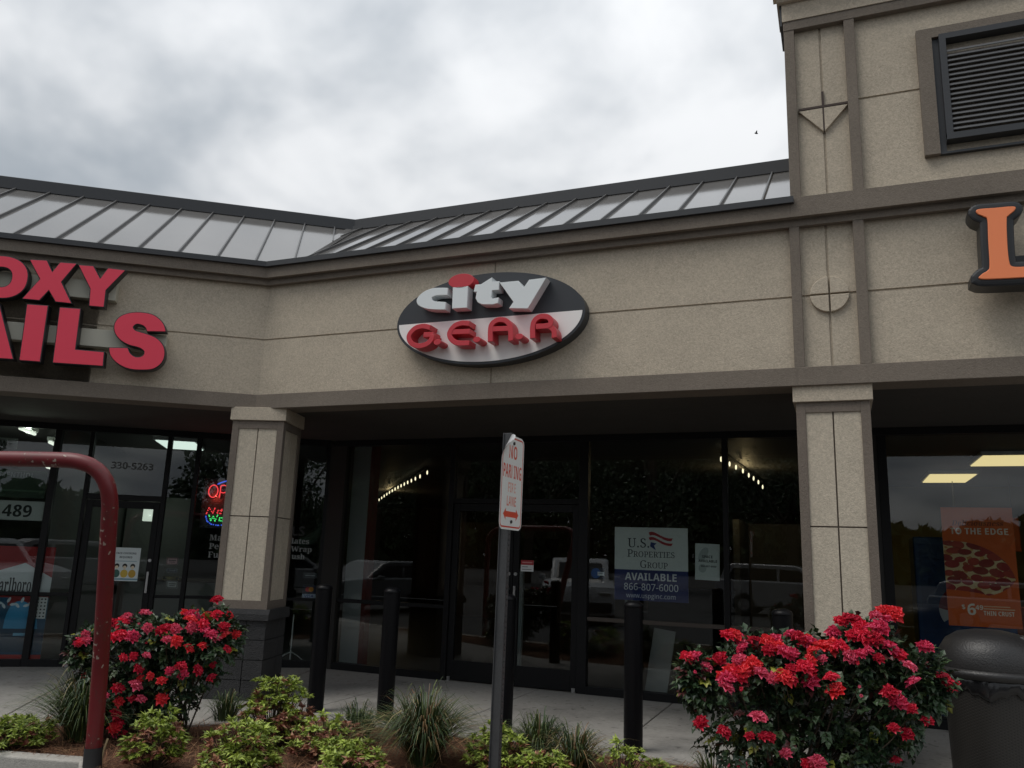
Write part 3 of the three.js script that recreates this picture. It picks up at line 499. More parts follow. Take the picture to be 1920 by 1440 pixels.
sheet('tobacco_poster', 'red and white cigarette poster above a blue picture in the left window', 'poster', [-62, 1021], [74, 1241], 'L', GL, (g, w, h) => {
  g.fillStyle = '#a8221f'; g.fillRect(0, 0, w, h);
  g.fillStyle = '#dfe3e2'; g.beginPath(); g.moveTo(0, h * 0.32); g.lineTo(w * 0.68 - w * 0.0, h * 0.145); g.lineTo(w * 1.0, h * 0.27); g.lineTo(w, h * 0.41); g.lineTo(0, h * 0.41); g.fill();
  g.save(); g.translate(w * 0.56, h * 0.345); g.scale(0.62, 1.5); text(g, 'Marlboro', 0, 0, `bold ${h * 0.11}px serif`, '#141414'); g.restore();
  g.fillStyle = '#141a20'; g.fillRect(0, h * 0.415, w, h * 0.02); g.fillStyle = '#14506e'; g.fillRect(0, h * 0.45, w, h * 0.49); g.fillStyle = '#8e1d1b'; g.fillRect(w * 0.55, h * 0.44, w * 0.32, h * 0.08);
  g.fillStyle = '#3f9cc8'; g.beginPath(); g.moveTo(w * 0.54, h * 0.72); g.bezierCurveTo(w * 0.54, h * 0.5, w * 0.64, h * 0.47, w * 0.72, h * 0.48); g.bezierCurveTo(w * 0.84, h * 0.5, w * 0.9, h * 0.6, w * 0.92, h * 0.72); g.fill();
  g.fillStyle = '#d8e4e8'; for (let i = 0; i < 9; i++) { g.beginPath(); g.ellipse(w * (0.46 + 0.05 * i), h * (0.5 + 0.03 * Math.sin(i * 2.2)), w * 0.035, h * 0.012, i, 0, 7); g.fill(); }
  g.fillStyle = '#0e3d57'; g.fillRect(w * 0.5, h * 0.72, w * 0.5, h * 0.2); g.fillStyle = '#6fb3d2'; g.fillRect(w * 0.66, h * 0.755, w * 0.2, h * 0.025);
  g.fillStyle = '#e8e8e4'; g.fillRect(w * 0.86, h * 0.44, w * 0.13, h * 0.19); g.fillStyle = '#222'; for (let i = 0; i < 3; i++) for (let j = 0; j < 6; j++) { g.beginPath(); g.arc(w * (0.885 + 0.04 * i), h * (0.46 + 0.03 * j), w * 0.009, 0, 7); g.fill(); }
  g.fillStyle = '#b32a24'; g.fillRect(0, h * 0.94, w, h * 0.06);
}, 360);
sheet('price_card', 'white price card with black digits above the cigarette poster', 'sign', [-55, 935], [80, 977], 'L', GL + 0.004, (g, w, h) => { g.fillStyle = '#c9cfc9'; g.fillRect(0, 0, w, h); text(g, '489', w * 0.64, h * 0.52, `bold ${h * 0.86}px sans-serif`, '#17191b', w * 0.6); }, 420);
sheet('new_card', 'grey card reading new under the left window head', 'sign', [-40, 818], [31, 842], 'L', GL, (g, w, h) => { g.fillStyle = '#6d7472'; g.fillRect(0, 0, w, h); text(g, 'NEW', w * 0.5, h * 0.52, `bold ${h * 0.8}px sans-serif`, '#1b1d1f', w * 0.8); }, 420);
sheet('menthol_strip', 'green strip poster with the word menthol in the left window', 'sign', [-60, 876], [82, 935], 'L', GL - 0.004, (g, w, h) => { g.fillStyle = '#2c4430'; g.fillRect(0, 0, w, h); text(g, 'MENTHOL', w * 0.62, h * 0.18, `bold ${h * 0.24}px sans-serif`, '#7c8a80', w * 0.7); g.fillStyle = '#4f6d52'; g.fillRect(0, h * 0.72, w, h * 0.06); }, 360);
sheet('notice_poster', 'pale face covering notice with three figures on the salon door', 'poster', [212, 1026], [257, 1090], 'L', GL + 0.02, (g, w, h) => {
  g.fillStyle = '#dfe9ea'; g.fillRect(0, 0, w, h); text(g, 'FACE COVERING', w * 0.5, h * 0.17, `bold ${h * 0.075}px sans-serif`, '#27343c', w * 0.92); text(g, 'REQUIRED', w * 0.5, h * 0.29, `bold ${h * 0.075}px sans-serif`, '#27343c', w * 0.7); g.fillStyle = '#7fa6b4'; g.fillRect(0, h * 0.92, w, h * 0.05); g.fillRect(w * 0.1, h * 0.4, w * 0.8, h * 0.015);
  [[0.22, '#3e6a62'], [0.5, '#d9b84a'], [0.78, '#c9a23c']].forEach(([x, c]) => { g.fillStyle = c; g.beginPath(); g.ellipse(w * x, h * 0.78, w * 0.13, h * 0.12, 0, 0, 7); g.fill(); g.fillStyle = '#222'; g.beginPath(); g.arc(w * x, h * 0.55, w * 0.085, 0, 7); g.fill(); g.fillStyle = '#e9d7b8'; g.beginPath(); g.arc(w * x, h * 0.59, w * 0.06, 0, 7); g.fill(); });
}, 900);
[[313, 1045, 333, 1059, '#cfa9a9', '#3a3a3a', 'pink and grey card sticker on the salon sidelight'], [313, 1066, 332, 1074, '#30343c', '#c9d2d6', 'dark card sticker with pale letters on the salon sidelight'], [305, 1080, 335, 1088, '#2a2c22', '#b5a85c', 'black sticker with yellow rim on the salon sidelight'], [313, 1089, 332, 1103, '#b9bcb6', '#3c3c3c', 'white opening hours sticker on the salon sidelight']].forEach(([a, b, c, d, bg, fg, label]) =>
  sheet('window_sticker', label, 'sticker', [a, b], [c, d], 'L', GL + 0.006, (g, w, h) => { g.fillStyle = bg; g.fillRect(0, 0, w, h); g.strokeStyle = fg; g.lineWidth = h * 0.06; g.strokeRect(h * 0.08, h * 0.08, w - h * 0.16, h * 0.84); g.fillStyle = fg; g.fillRect(w * 0.18, h * 0.35, w * 0.64, h * 0.1); g.fillRect(w * 0.25, h * 0.6, w * 0.5, h * 0.08); }, 900));
sheet('card_sticker', 'red, orange and blue payment card sticker right of the left column', 'sticker', [568, 1097], [591, 1127], 'L', GL + 0.006, (g, w, h) => { g.fillStyle = '#23253a'; g.fillRect(0, 0, w, h); g.fillStyle = '#d2312b'; g.beginPath(); g.arc(w * 0.38, h * 0.27, h * 0.16, 0, 7); g.fill(); g.fillStyle = '#e79a2d'; g.beginPath(); g.arc(w * 0.62, h * 0.27, h * 0.16, 0, 7); g.fill(); g.fillStyle = '#cdd6e6'; g.fillRect(0, h * 0.55, w, h * 0.3); text(g, 'VISA', w * 0.5, h * 0.7, `bold ${h * 0.27}px sans-serif`, '#21418f', w * 0.8); g.fillStyle = '#2a55a8'; g.fillRect(0, h * 0.85, w, h * 0.15); }, 1200);
sheet('card_sticker', 'grey payment card sticker above the coloured one', 'sticker', [570, 1074], [594, 1084], 'L', GL + 0.006, (g, w, h) => { g.fillStyle = '#4a4c4e'; g.fillRect(0, 0, w, h); g.strokeStyle = '#8d9092'; g.lineWidth = h * 0.1; g.strokeRect(0, 0, w, h); g.fillStyle = '#a6a9ab'; g.fillRect(w * 0.12, h * 0.4, w * 0.76, h * 0.2); }, 900);
function glassWords(label, rows, cat = 'lettering') { // [text, px, py (left end of the base line), height in px]
  const t = thing('window_lettering', label, cat, null, PHI), m = std(0.3, 0.32, 0.31);
  for (const [s, x, y, h, mm, f] of rows) { const p = onL(x, y, -ZL + 0.006), q = onL(x, y - h, -ZL + 0.006); const g = word(s, (q.y - p.y), 0.002, f || FONTS); const me = mesh('word', g, mm || m, t); me.position.set(p.x, p.y, -ZL + 0.006); }
}
glassWords('pale grey serif lettering on the glass left of the column', [['Ma', 392, 1013, 11], ['Pe', 391, 1029, 11], ['Fu', 389, 1045, 11]]);
glassWords('pale grey serif lettering on the glass right of the left column', [['LS', 545, 1004, 18, std(0.015, 0.015, 0.015), FONT], ['lates', 546, 1019, 10], ['Wrap', 545, 1034, 10], ['ush', 546, 1048, 10]]);
glassWords('faint grey phone number lettering on the glass above the salon door', [['330-5263', 207, 878, 13, std(0.14, 0.15, 0.15), FONT]]);
{ // neon
  const z = -ZL - 0.05, t = thing('neon_sign', 'red, green and blue neon open sign behind the salon glass', 'neon sign', null, PHI);
  const P = (x, y) => onL(x, y, z), glow = (r, g, b) => lampMat(r, g, b, 1.1), red = glow(1, 0.06, 0.07), blu = glow(0.05, 0.12, 0.75), gre = glow(0.08, 0.9, 0.2);
  const T = (pts, m, n, r = 0.008) => mesh(n, tube(pts.map(p => P(...p)), r, 40, 6), m, t);
  const sx = 22, O = []; for (let i = 0; i <= 24; i++) { const a = i / 24 * 2 * Math.PI; O.push([400 + 8.6 * Math.cos(a) - 1.2 * Math.sin(a) * -1, 921 - 11.5 * Math.sin(a)]); }
  T(O, red, 'letter_tube'); T([[411, 933], [413, 922], [415, 911], [421, 910], [427, 913], [426, 920], [420, 924], [414, 923]], red, 'letter_tube');
  T([[446, 911], [436, 911], [435, 922], [434, 933], [445, 933]], red, 'letter_tube'); T([[452, 933], [455, 911], [459, 922], [464, 933], [467, 911]], red, 'letter_tube');
  T([[408, 908], [416, 904.5], [430, 901], [448, 900]], blu, 'border_tube');
  const dots = (pts, m, n) => { const g = new THREE.SphereGeometry(0.0085, 6, 5), c = new THREE.CatmullRomCurve3(pts.map(p => P(...p)), false, 'catmullrom', 0); const N = Math.round(c.getLength() / 0.022); mesh(n, [...Array(N + 1)].map((_, i) => { const q = c.getPoint(i / N); return g.clone().translate(q.x, q.y, q.z); }), m, t, true); };
  dots([[387, 963], [392, 952], [399, 962], [403, 953]], red, 'dotted_letter'); dots([[416, 957], [409, 957], [407, 962], [414, 963], [416, 955]], red, 'dotted_letter');
  dots([[392, 966], [395, 976], [400, 968], [403, 977], [408, 966]], gre, 'dotted_letter'); dots([[418, 971], [412, 971], [411, 976], [417, 977], [419, 970]], gre, 'dotted_letter');
  dots([[386, 968], [388, 977], [396, 983], [408, 985], [424, 984]], blu, 'border_dots');
  mesh('backing', box(onL(386, 900, z).x - 0.02, onL(386, 900, z).x + 0.62, P(400, 990).y, P(400, 897).y, z - 0.04, z - 0.03), M.dark, t);
  const l = new THREE.PointLight(0xff5040, 0.12, 0, 2); l.position.copy(P(405, 930)); l.position.z += 0.05; t.add(l);
}

// ---------------------------------------------------------------- shop signs
const tr = (k, ox, oy, P, z) => (x, y) => P(ox + x / k, oy + y / k, z);
const ext = (s, d, o = {}) => new THREE.ExtrudeGeometry(s, { depth: d, bevelEnabled: true, bevelSize: 0.003, bevelThickness: 0.003, bevelSegments: 1, curveSegments: 16, ...o });
function strokeShape(pts, w) { // thick open line
  const c = new THREE.CatmullRomCurve3(pts.map(p => new THREE.Vector3(p.x, p.y, 0)), false, 'catmullrom', 0.5), n = pts.length > 2 ? pts.length * 6 : 1, L = [], R = [];
  for (let i = 0; i <= n; i++) { const p = c.getPoint(i / n), t = c.getTangent(i / n); L.push([p.x - t.y * w / 2, p.y + t.x * w / 2]); R.unshift([p.x + t.y * w / 2, p.y - t.x * w / 2]); }
  return shapeXY([...L, ...R]);
}
{
  const zf = 0.075, c = new THREE.Vector3().addVectors(onM(745, 606, zf), onM(1097, 583, zf)).multiplyScalar(0.5), top = onM(921, 512, zf), bot = onM(919, 682, zf);
  const rx = (onM(1097, 583, zf).x - onM(745, 606, zf).x) / 2, ry = (top.y - bot.y) / 2, cy = (top.y + bot.y) / 2, cx = c.x;
  const t = thing('oval_sign', 'oval black and white sign with raised white and red letters', 'sign');
  const black = std(0.028, 0.032, 0.038, { roughness: 0.45 }), white = std(0.86, 0.84, 0.82, { roughness: 0.5 }), red = std(0.55, 0.035, 0.05, { roughness: 0.4 }), lw = std(0.76, 0.8, 0.81, { roughness: 0.35 });
  const el = (a, b) => { const s = new THREE.Shape(); s.absellipse(0, 0, a, b, 0, 2 * Math.PI); return s; };
  mesh('panel', ext(el(rx, ry), zf + 0.055, { curveSegments: 64 }).translate(cx, cy, -0.059), black, t);
  const yd = onM(747, 610, zf).y - cy, half = []; const a = rx - 0.025, b = ry - 0.025, a0 = Math.asin(yd / b); for (let i = 0; i <= 60; i++) { const q = Math.PI - a0 + (Math.PI + 2 * a0) * i / 60; half.push([a * Math.cos(q), b * Math.sin(q)]); }
  mesh('white_field', ext(shapeXY(half), 0.004, { bevelEnabled: false }).translate(cx, cy, zf), white, t);
  const d1 = 0.115, z1 = zf + d1, q = tr(4.3636, 700, 460, onM, z1), L = (n, pts, m = lw) => mesh(n, ext(shapeXY(pts.map(p => q(...p))), d1 - 0.003).translate(0, 0, zf), m, t);
  const cOuter = new THREE.CatmullRomCurve3([[607, 350], [545, 349], [480, 354], [425, 375], [380, 408], [356, 445], [362, 478], [392, 501], [450, 518], [520, 523], [585, 523]].map(p => q(...p))).getPoints(30), cInner = new THREE.CatmullRomCurve3([[590, 466], [545, 463], [500, 459], [477, 445], [478, 425], [505, 410], [555, 405], [603, 405]].map(p => q(...p))).getPoints(20);
  mesh('letter_c', ext(shapeXY([...cOuter, ...cInner]), d1 - 0.003).translate(0, 0, zf), lw, t);
  L('letter_i', [[652, 345], [772, 334], [764, 508], [645, 515]]);
  const dp = q(718, 290); mesh('letter_dot', ext(el(0.135, 0.07), d1 - 0.003).translate(dp.x, dp.y, zf), red, t);
  L('letter_t', [[836, 324], [880, 320], [968, 264], [970, 300], [1028, 296], [1024, 362], [970, 366], [962, 425], [972, 440], [1000, 432], [1022, 428], [1018, 470], [975, 481], [890, 481], [855, 464], [838, 432], [848, 378], [822, 377]]);
  L('letter_y', [[1035, 305], [1185, 292], [1228, 350], [1275, 283], [1412, 265], [1262, 515], [1112, 513], [1148, 462]]);
  const d2 = 0.15, z2 = zf + 0.004 + d2, p2 = tr(4.3636, 700, 460, onM, z2), W = 0.044;
  const S = (n, paths) => mesh(n, paths.map((pts, i) => ext(strokeShape(pts.map(p => p2(...p)), W), d2 - 0.004 - i * 0.003).translate(0, 0, zf + 0.005)), red, t);
  S('letter_g', [[[462, 672], [410, 660], [345, 675], [297, 722], [290, 765], [315, 805], [370, 822], [430, 808], [468, 775], [484, 730]], [[488, 728], [410, 730]]]);
  S('letter_e', [[[782, 638], [720, 636], [660, 660], [622, 715], [635, 765], [685, 797], [782, 798]], [[635, 708], [785, 702]]]);
  S('letter_a', [[[956, 785], [956, 700], [968, 645], [1015, 610], [1075, 612], [1112, 648], [1122, 700], [1122, 778]], [[965, 684], [1112, 678]]]);
  S('letter_r', [[[1302, 758], [1302, 670], [1318, 615], [1362, 582], [1425, 585], [1452, 620], [1430, 655], [1330, 664]], [[1400, 655], [1450, 668], [1476, 700], [1478, 752]]]);
  for (const [x, y] of [[525, 793], [848, 772], [1195, 747]]) { const o = p2(x, y); mesh('letter_point', ext(el(0.036, 0.026), d2 + 0.004).translate(o.x, o.y, zf + 0.005), red, t); }
}
{
  const black = std(0.012, 0.012, 0.014, { roughness: 0.4 }), redF = std(0.82, 0.045, 0.09, { roughness: 0.35 }), beige = std(0.48, 0.46, 0.38, { roughness: 0.6 });
  const zf = 0.17, q = tr(5.538, 0, 460, onL, zf), D = 0.1;
  const letter = (t, name, shape) => { const l = mesh(name, ext(shape, D, { bevelSize: 0.009, bevelThickness: 0.002 }).translate(0, 0, zf - D - 0.004), black, t); mesh('face', ext(shape, 0.004, { bevelEnabled: false }).translate(0, 0, zf - 0.0015), redF, l); };
  const poly = pts => shapeXY(pts.map(p => q(...p)));
  const one = thing('channel_letter_sign', 'upper row of red channel letters on a beige raceway', 'sign', null, PHI), two = thing('channel_letter_sign', 'lower row of red channel letters on a beige raceway', 'sign', null, PHI);
  const o = q(12, 328), oR = q(287, 328).x - o.x, oH = q(12, 112).y - o.y, s = new THREE.Shape(), sup = (a, b, n) => [...Array(49)].map((_, i) => { const h = i / 48 * 2 * Math.PI, c = Math.cos(h), k = Math.sin(h); return new THREE.Vector2(o.x + Math.sign(c) * a * Math.abs(c) ** (2 / n), o.y + Math.sign(k) * b * Math.abs(k) ** (2 / n)); });
  const os = new THREE.Shape(sup(oR, oH, 2.25).slice(0, -1)); os.holes.push(new THREE.Path(sup(oR * 0.43, oH * 0.5, 2.3).slice(0, -1))); letter(one, 'letter_o', os);
  letter(one, 'letter_x', poly([[315, 152], [485, 160], [542, 283], [628, 180], [790, 193], [632, 380], [737, 600], [580, 582], [508, 460], [408, 567], [238, 552], [420, 350]]));
  letter(one, 'letter_y', poly([[822, 208], [968, 218], [1040, 352], [1125, 240], [1295, 262], [1095, 465], [1075, 638], [930, 625], [942, 450]]));
  const as = poly([[-150, 590], [-15, 600], [132, 1178], [-30, 1168], [-52, 1062], [-215, 1050], [-250, 1152], [-410, 1140]]); as.holes.push(new THREE.Path([[-112, 760], [-72, 950], [-185, 942]].map(p => { const v = q(...p); return new THREE.Vector2(v.x, v.y); }))); letter(two, 'letter_a', as);
  letter(two, 'letter_i', poly([[285, 615], [495, 630], [412, 1205], [205, 1190]])); letter(two, 'letter_l', poly([[625, 648], [832, 662], [778, 1085], [1077, 1112], [1065, 1250], [553, 1215]]));
  const cr = pts => new THREE.CatmullRomCurve3(pts.map(p => q(...p))).getPoints(pts.length * 3);
  letter(two, 'letter_s', shapeXY([...cr([[1718, 893], [1705, 840], [1670, 785], [1590, 725], [1470, 700], [1350, 705], [1250, 742], [1195, 812], [1195, 900], [1250, 977], [1340, 1030], [1455, 1062], [1502, 1105], [1488, 1146], [1430, 1166], [1378, 1150], [1340, 1110], [1325, 1068]]), ...cr([[1135, 1065], [1150, 1140], [1220, 1220], [1330, 1275], [1480, 1290], [1600, 1275], [1680, 1210], [1706, 1125], [1690, 1040], [1620, 965], [1500, 917], [1402, 885], [1378, 848], [1415, 815], [1470, 822], [1512, 850], [1530, 890]])]));
  const w = tr(5.538, 0, 460, onL, 0.05), R = (t, a, b) => { const p = w(...a), e = w(...b); mesh('raceway', rbox(p.x - 2.5, p.x, e.y, p.y, -0.061, 0.052, 0.006), beige, t); };
  R(one, [1222, 392], [1205, 578]); R(two, [1735, 935], [1725, 1112]);
}
{
  const zf = 0.25, q = tr(3.273, 1440, 320, onM, zf), orange = std(0.92, 0.26, 0.1, { roughness: 0.4 }), black = std(0.014, 0.015, 0.017, { roughness: 0.4 });
  const pts = [[1290, 240], [1400, 230], [1505, 222], [1512, 240], [1475, 272], [1462, 300], [1466, 450], [1478, 560], [1500, 590], [1571, 592], [1650, 580], [1690, 520], [1735, 500], [1745, 560], [1730, 645], [1571, 652], [1320, 662], [1312, 640], [1350, 615], [1364, 580], [1356, 420], [1350, 300], [1325, 278], [1290, 262]].map(p => q(...p));
  const t = thing('channel_letter_sign', 'large orange letter with a thick black border on the tower', 'sign');
  mesh('letter_l', ext(curveXY(pts, 150), 0.17, { bevelSize: 0.054, bevelThickness: 0.012, bevelSegments: 4 }).translate(0, 0, zf - 0.195), black, t); mesh('face', ext(curveXY(pts, 150), 0.01, { bevelSize: 0.004, bevelThickness: 0.004 }).translate(0, 0, zf - 0.012), orange, t);
  mesh('raceway', rbox(q(1490, 0).x, q(1490, 0).x + 3, q(1500, 575).y, q(1500, 470).y, -0.061, 0.05, 0.006), black, t);
}

// ---------------------------------------------------------------- bollards, barrier, sign post, litter bin
{
  const black = new THREE.MeshPhysicalMaterial({ specularIntensity: 0.35, color: new THREE.Color().setRGB(0.004, 0.004, 0.005), roughness: 0.4, bumpMap: stuccoBump, bumpScale: 0.0006 }), R = 0.077, H = 1.17;
  const where = ['in front of the corner column', 'second from the corner column', 'behind the no parking post', 'in front of the property sign', 'beside the tower column'];
  [[1.10, 0.05], [1.83, 0.0], [3.05, 0.1], [4.175, 0.08], [5.352, 0.06]].forEach(([x, z], i) => {
    const b = thing('bollard', `glossy black pipe bollard ${where[i]}`, 'bollard', new THREE.Vector3(x, 0, z), rr(0, 6), 'black bollards along the sidewalk edge');
    mesh('sleeve', lathe([[0, 0.001], [R + 0.006, 0.001], [R + 0.006, 0.02], [R, 0.03], [R, H - 0.05]], 28), black, b);
    mesh('dome', lathe([[R, H - 0.05], [R + 0.004, H - 0.048], [R + 0.003, H - 0.03], [R * 0.85, H - 0.012], [R * 0.5, H - 0.002], [0.0001, H]], 28), black, b);
  });
}
{ // red pipe barrier with chipped paint
  const chip = tex(1024, 1, (u, v) => {
    const n = 0.6 * vnoise(u, v, 26, 201) + 0.4 * vnoise(u, v, 70, 203), b = blotch(u, v, 207), c = n > 0.86 - 0.2 * smooth(0.5, 0.72, b) ? 1 : 0, rust = n > 0.66 ? 0.5 : 0, k = 1 + 0.3 * (blotch(u, v, 205) - 0.5);
    return c ? [0.3, 0.23, 0.19] : [0.14 * k * (1 - 0.35 * rust), 0.011 * k + 0.014 * rust, 0.014 * k + 0.006 * rust];
  });
  chip.repeat.set(1, 1);
  const red = new THREE.MeshStandardMaterial({ map: chip, roughness: 0.42 });
  const foot = onY(172, 1447, -0.02), D = 5.62;
  const pts = [foot.clone(), dep(188, 1250, 5.58), dep(204, 985, 5.52), dep(206, 945, 5.51), dep(202.5, 915, 5.5), dep(192, 892, 5.5), dep(172, 874, 5.5), dep(142, 864.5, 5.5), dep(105, 862, 5.52), dep(0, 860, 5.6), dep(-180, 858, 5.75)];
  const end = pts[pts.length - 1], f2 = new THREE.Vector3(end.x, -0.05, end.z), bend = new THREE.Vector3().subVectors(end, pts[9]).setY(0).normalize();
  pts.push(end.clone().addScaledVector(bend, 0.3).add(new THREE.Vector3(0, -0.1, 0)), end.clone().addScaledVector(bend, 0.4).add(new THREE.Vector3(0, -0.4, 0)), end.clone().addScaledVector(bend, 0.4).setY(-0.05));
  const t = thing('pipe_barrier', 'tall red pipe hoop with chipped paint at the kerb', 'barrier', foot);
  const g = new THREE.TubeGeometry(new THREE.CatmullRomCurve3(pts.map(p => p.clone().sub(foot)), false, 'catmullrom', 0.4), 120, 0.053, 20); const uv = g.attributes.uv; for (let i = 0; i < uv.count; i++) uv.setXY(i, uv.getX(i) * 7.5, uv.getY(i) * 0.5);
  mesh('pipe', g, red, t, true);
  const up = pts[1].clone().sub(foot).normalize(), sl = mesh('sleeve', new THREE.CylinderGeometry(0.058, 0.062, 0.2, 20, 1, true).translate(0, 0.06, 0), std(0.02, 0.02, 0.021, { roughness: 0.7 }), t); sl.quaternion.setFromUnitVectors(UP, up);
  const w = thing('wooden_stake', 'thin pale stick standing beside the red pipe', 'stick', onY(189, 1446, -0.02)); mesh('stick', tube([new THREE.Vector3(0, 0, 0), new THREE.Vector3(0.005, 0.1, 0.01), new THREE.Vector3(0.025, 0.21, 0)], 0.008, 10, 6), std(0.42, 0.32, 0.18), w);
  const k = onY(128, 1452, -0.16), pb = thing('parking_block', 'dark grey parking block against the kerb', 'parking block', new THREE.Vector3(0.82, -0.16, 2.62), 0.26);
  mesh('block', prism([[-0.08, 0], [0.08, 0], [0.06, 0.1], [0.045, 0.12], [-0.045, 0.12], [-0.06, 0.1]], -0.22, 0.2), std(0.16, 0.165, 0.17, { roughness: 0.9, bumpMap: stuccoBump, bumpScale: 0.004 }), pb);
}
{ // no-parking sign: perforated channel post with an oblique, dog-eared plate
  const base = dep(923, 1440, 3.7); const foot = new THREE.Vector3(base.x, -0.03, base.z);
  const top = new THREE.Vector3(base.x + 0.014, 2.02, base.z + 0.0);
  { const d = ray(952, 813), k = (foot.z - CAM.z) / d.z; top.y = CAM.y + d.y * k; top.x = CAM.x + d.x * k; }
  const H = top.y - foot.y; const view = new THREE.Vector3(CAM.x - foot.x, 0, CAM.z - foot.z).normalize(); const az = Math.atan2(view.x, view.z) + 1.2;
  const metal = new THREE.MeshStandardMaterial({ roughness: 0.55, metalness: 0.25, map: tex(256, 0.6, (u, v) => { const k = 0.75 + 0.6 * (blotch(u, v, 221) - 0.5) + 0.3 * (grain(u, v, 223) - 0.5); return [0.085 * k, 0.087 * k, 0.09 * k]; }) });
  const t = thing('sign_post', 'grey perforated steel post carrying the no parking plate', 'post', foot, az);
  const lean = new THREE.Vector3(top.x - foot.x, H, top.z - foot.z).normalize(), tilt = new THREE.Quaternion().setFromUnitVectors(UP, lean); t.quaternion.premultiply(tilt);
  const web = new THREE.Shape([[-0.015, 0], [0.015, 0], [0.015, H], [-0.015, H]].map(p => new THREE.Vector2(...p))); for (let y = 0.03; y < H - 0.01; y += 0.0254) { const h = new THREE.Path(); h.absarc(0, y, 0.0055, 0, Math.PI * 2, true); web.holes.push(h); }
  mesh('web', new THREE.ExtrudeGeometry(web, { depth: 0.004, bevelEnabled: false, curveSegments: 5 }).translate(0, 0, 0.026), metal, t);
  mesh('flange', rbox(-0.019, -0.0155, 0, H, -0.014, 0.03, 0.0015), metal, t); mesh('flange', rbox(0.0155, 0.019, 0, H, -0.014, 0.03, 0.0015), metal, t);
  mesh('lip', [box(-0.026, -0.0191, 0, H, -0.014, -0.01), box(0.0191, 0.026, 0, H, -0.014, -0.01)], metal, t);
  const map = canvas(512, 768, (g, w, h) => {
    g.fillStyle = '#d6d8d4'; g.fillRect(0, 0, w, h); g.strokeStyle = '#c2402f'; g.lineWidth = 12; const r = 40; g.beginPath(); g.roundRect ? g.roundRect(22, 22, w - 44, h - 44, r) : g.rect(22, 22, w - 44, h - 44); g.stroke();
    const T = (s, y, k, c, sx) => { g.save(); g.translate(w / 2, y); g.scale(sx, 1); text(g, s, 0, 0, `bold ${k}px sans-serif`, c); g.restore(); };
    T('NO', 140, 150, '#c95440', 0.9); T('PARKING', 300, 150, '#c64a35', 0.66); T('FIRE', 430, 110, '#d59a8c', 0.8); T('LANE', 540, 110, '#cf7a68', 0.8);
    g.fillStyle = '#d6d8d4'; for (const [x, y, a, b] of [[268, 300, 46, 130], [300, 430, 30, 90], [180, 120, 16, 80], [250, 545, 20, 70]]) { g.globalAlpha = 0.85; g.fillRect(x - a / 2, y - b / 2, a, b); } g.globalAlpha = 1;
    g.fillStyle = '#cc4a30'; g.beginPath(); g.moveTo(80, 645); g.lineTo(140, 595); g.lineTo(140, 622); g.lineTo(w - 140, 622); g.lineTo(w - 140, 595); g.lineTo(w - 80, 645); g.lineTo(w - 140, 695); g.lineTo(w - 140, 668); g.lineTo(140, 668); g.lineTo(140, 695); g.fill();
    let q = 11; const R = () => (q = (q * 16807) % 2147483647) / 2147483647; for (let i = 0; i < 500; i++) { g.fillStyle = ['rgba(120,120,112,0.25)', 'rgba(235,235,230,0.4)', 'rgba(150,120,100,0.2)'][i % 3]; g.fillRect(R() * w, R() * h, 1 + R() * 4, 1 + R() * 7); }
  });
  const s = thing('no_parking_sign', 'faded no parking fire lane plate with a bent corner on the post', 'sign', null, az);
  const W = 0.305, Hp = 0.457, c = foot.clone().addScaledVector(lean, H - Hp / 2 - 0.012).add(new THREE.Vector3(Math.sin(az), 0, Math.cos(az)).multiplyScalar(0.034)); s.position.copy(c); s.quaternion.premultiply(tilt);
  const nx = 26, ny = 40, plate = (z, flip) => {
    const pos = [], uv = [], idx = [];
    for (let j = 0; j <= ny; j++) for (let i = 0; i <= nx; i++) {
      const v = j / ny, y = (v - 0.5) * Hp, e = Math.max(0, Math.abs(y) - (Hp / 2 - 0.035)), half = W / 2 - 0.035 + Math.sqrt(Math.max(0, 0.035 ** 2 - e * e)), x = (i / nx * 2 - 1) * half;
      // the upper left corner is folded back along a diagonal crease
      const nd = new THREE.Vector2(-0.66, 0.75), f = (x + 0.152) * nd.x + (y - 0.228) * nd.y + 0.098; let X = x, Yy = y, Z = z;
      if (f > 0) { const a = Math.min(1.25, f * 18), len = f - Math.max(0, f - 0.07) * 0; const back = f < 0.07 ? f * Math.sin(a * 0.5) : 0.07 * Math.sin(0.63) + (f - 0.07) * Math.sin(1.25), along = f < 0.07 ? f * Math.cos(a * 0.5) : 0.07 * Math.cos(0.63) + (f - 0.07) * Math.cos(1.25); X = x - nd.x * (f - along); Yy = y - nd.y * (f - along); Z = z + back; }
      pos.push(X, Yy, Z); uv.push(x / W + 0.5, y / Hp + 0.5);
    }
    for (let j = 0; j < ny; j++) for (let i = 0; i < nx; i++) { const a = j * (nx + 1) + i, b = a + 1, d = a + nx + 1, e = d + 1; flip ? idx.push(a, d, b, b, d, e) : idx.push(a, b, d, b, e, d); }
    const g = new THREE.BufferGeometry(); g.setAttribute('position', new THREE.Float32BufferAttribute(pos, 3)); g.setAttribute('uv', new THREE.Float32BufferAttribute(uv, 2)); g.setIndex(idx); g.computeVertexNormals(); return g;
  };
  mesh('plate_face', plate(0), new THREE.MeshStandardMaterial({ map, roughness: 0.5 }), s, true); mesh('plate_back', plate(-0.002, true), std(0.45, 0.45, 0.45, { roughness: 0.4, metalness: 0.6 }), s, true);
  for (const y of [0.19, -0.19]) mesh('bolt', new THREE.CylinderGeometry(0.008, 0.008, 0.007, 6).rotateX(Math.PI / 2).translate(0, y, 0.004), std(0.03, 0.03, 0.03, { roughness: 0.4 }), s);
}
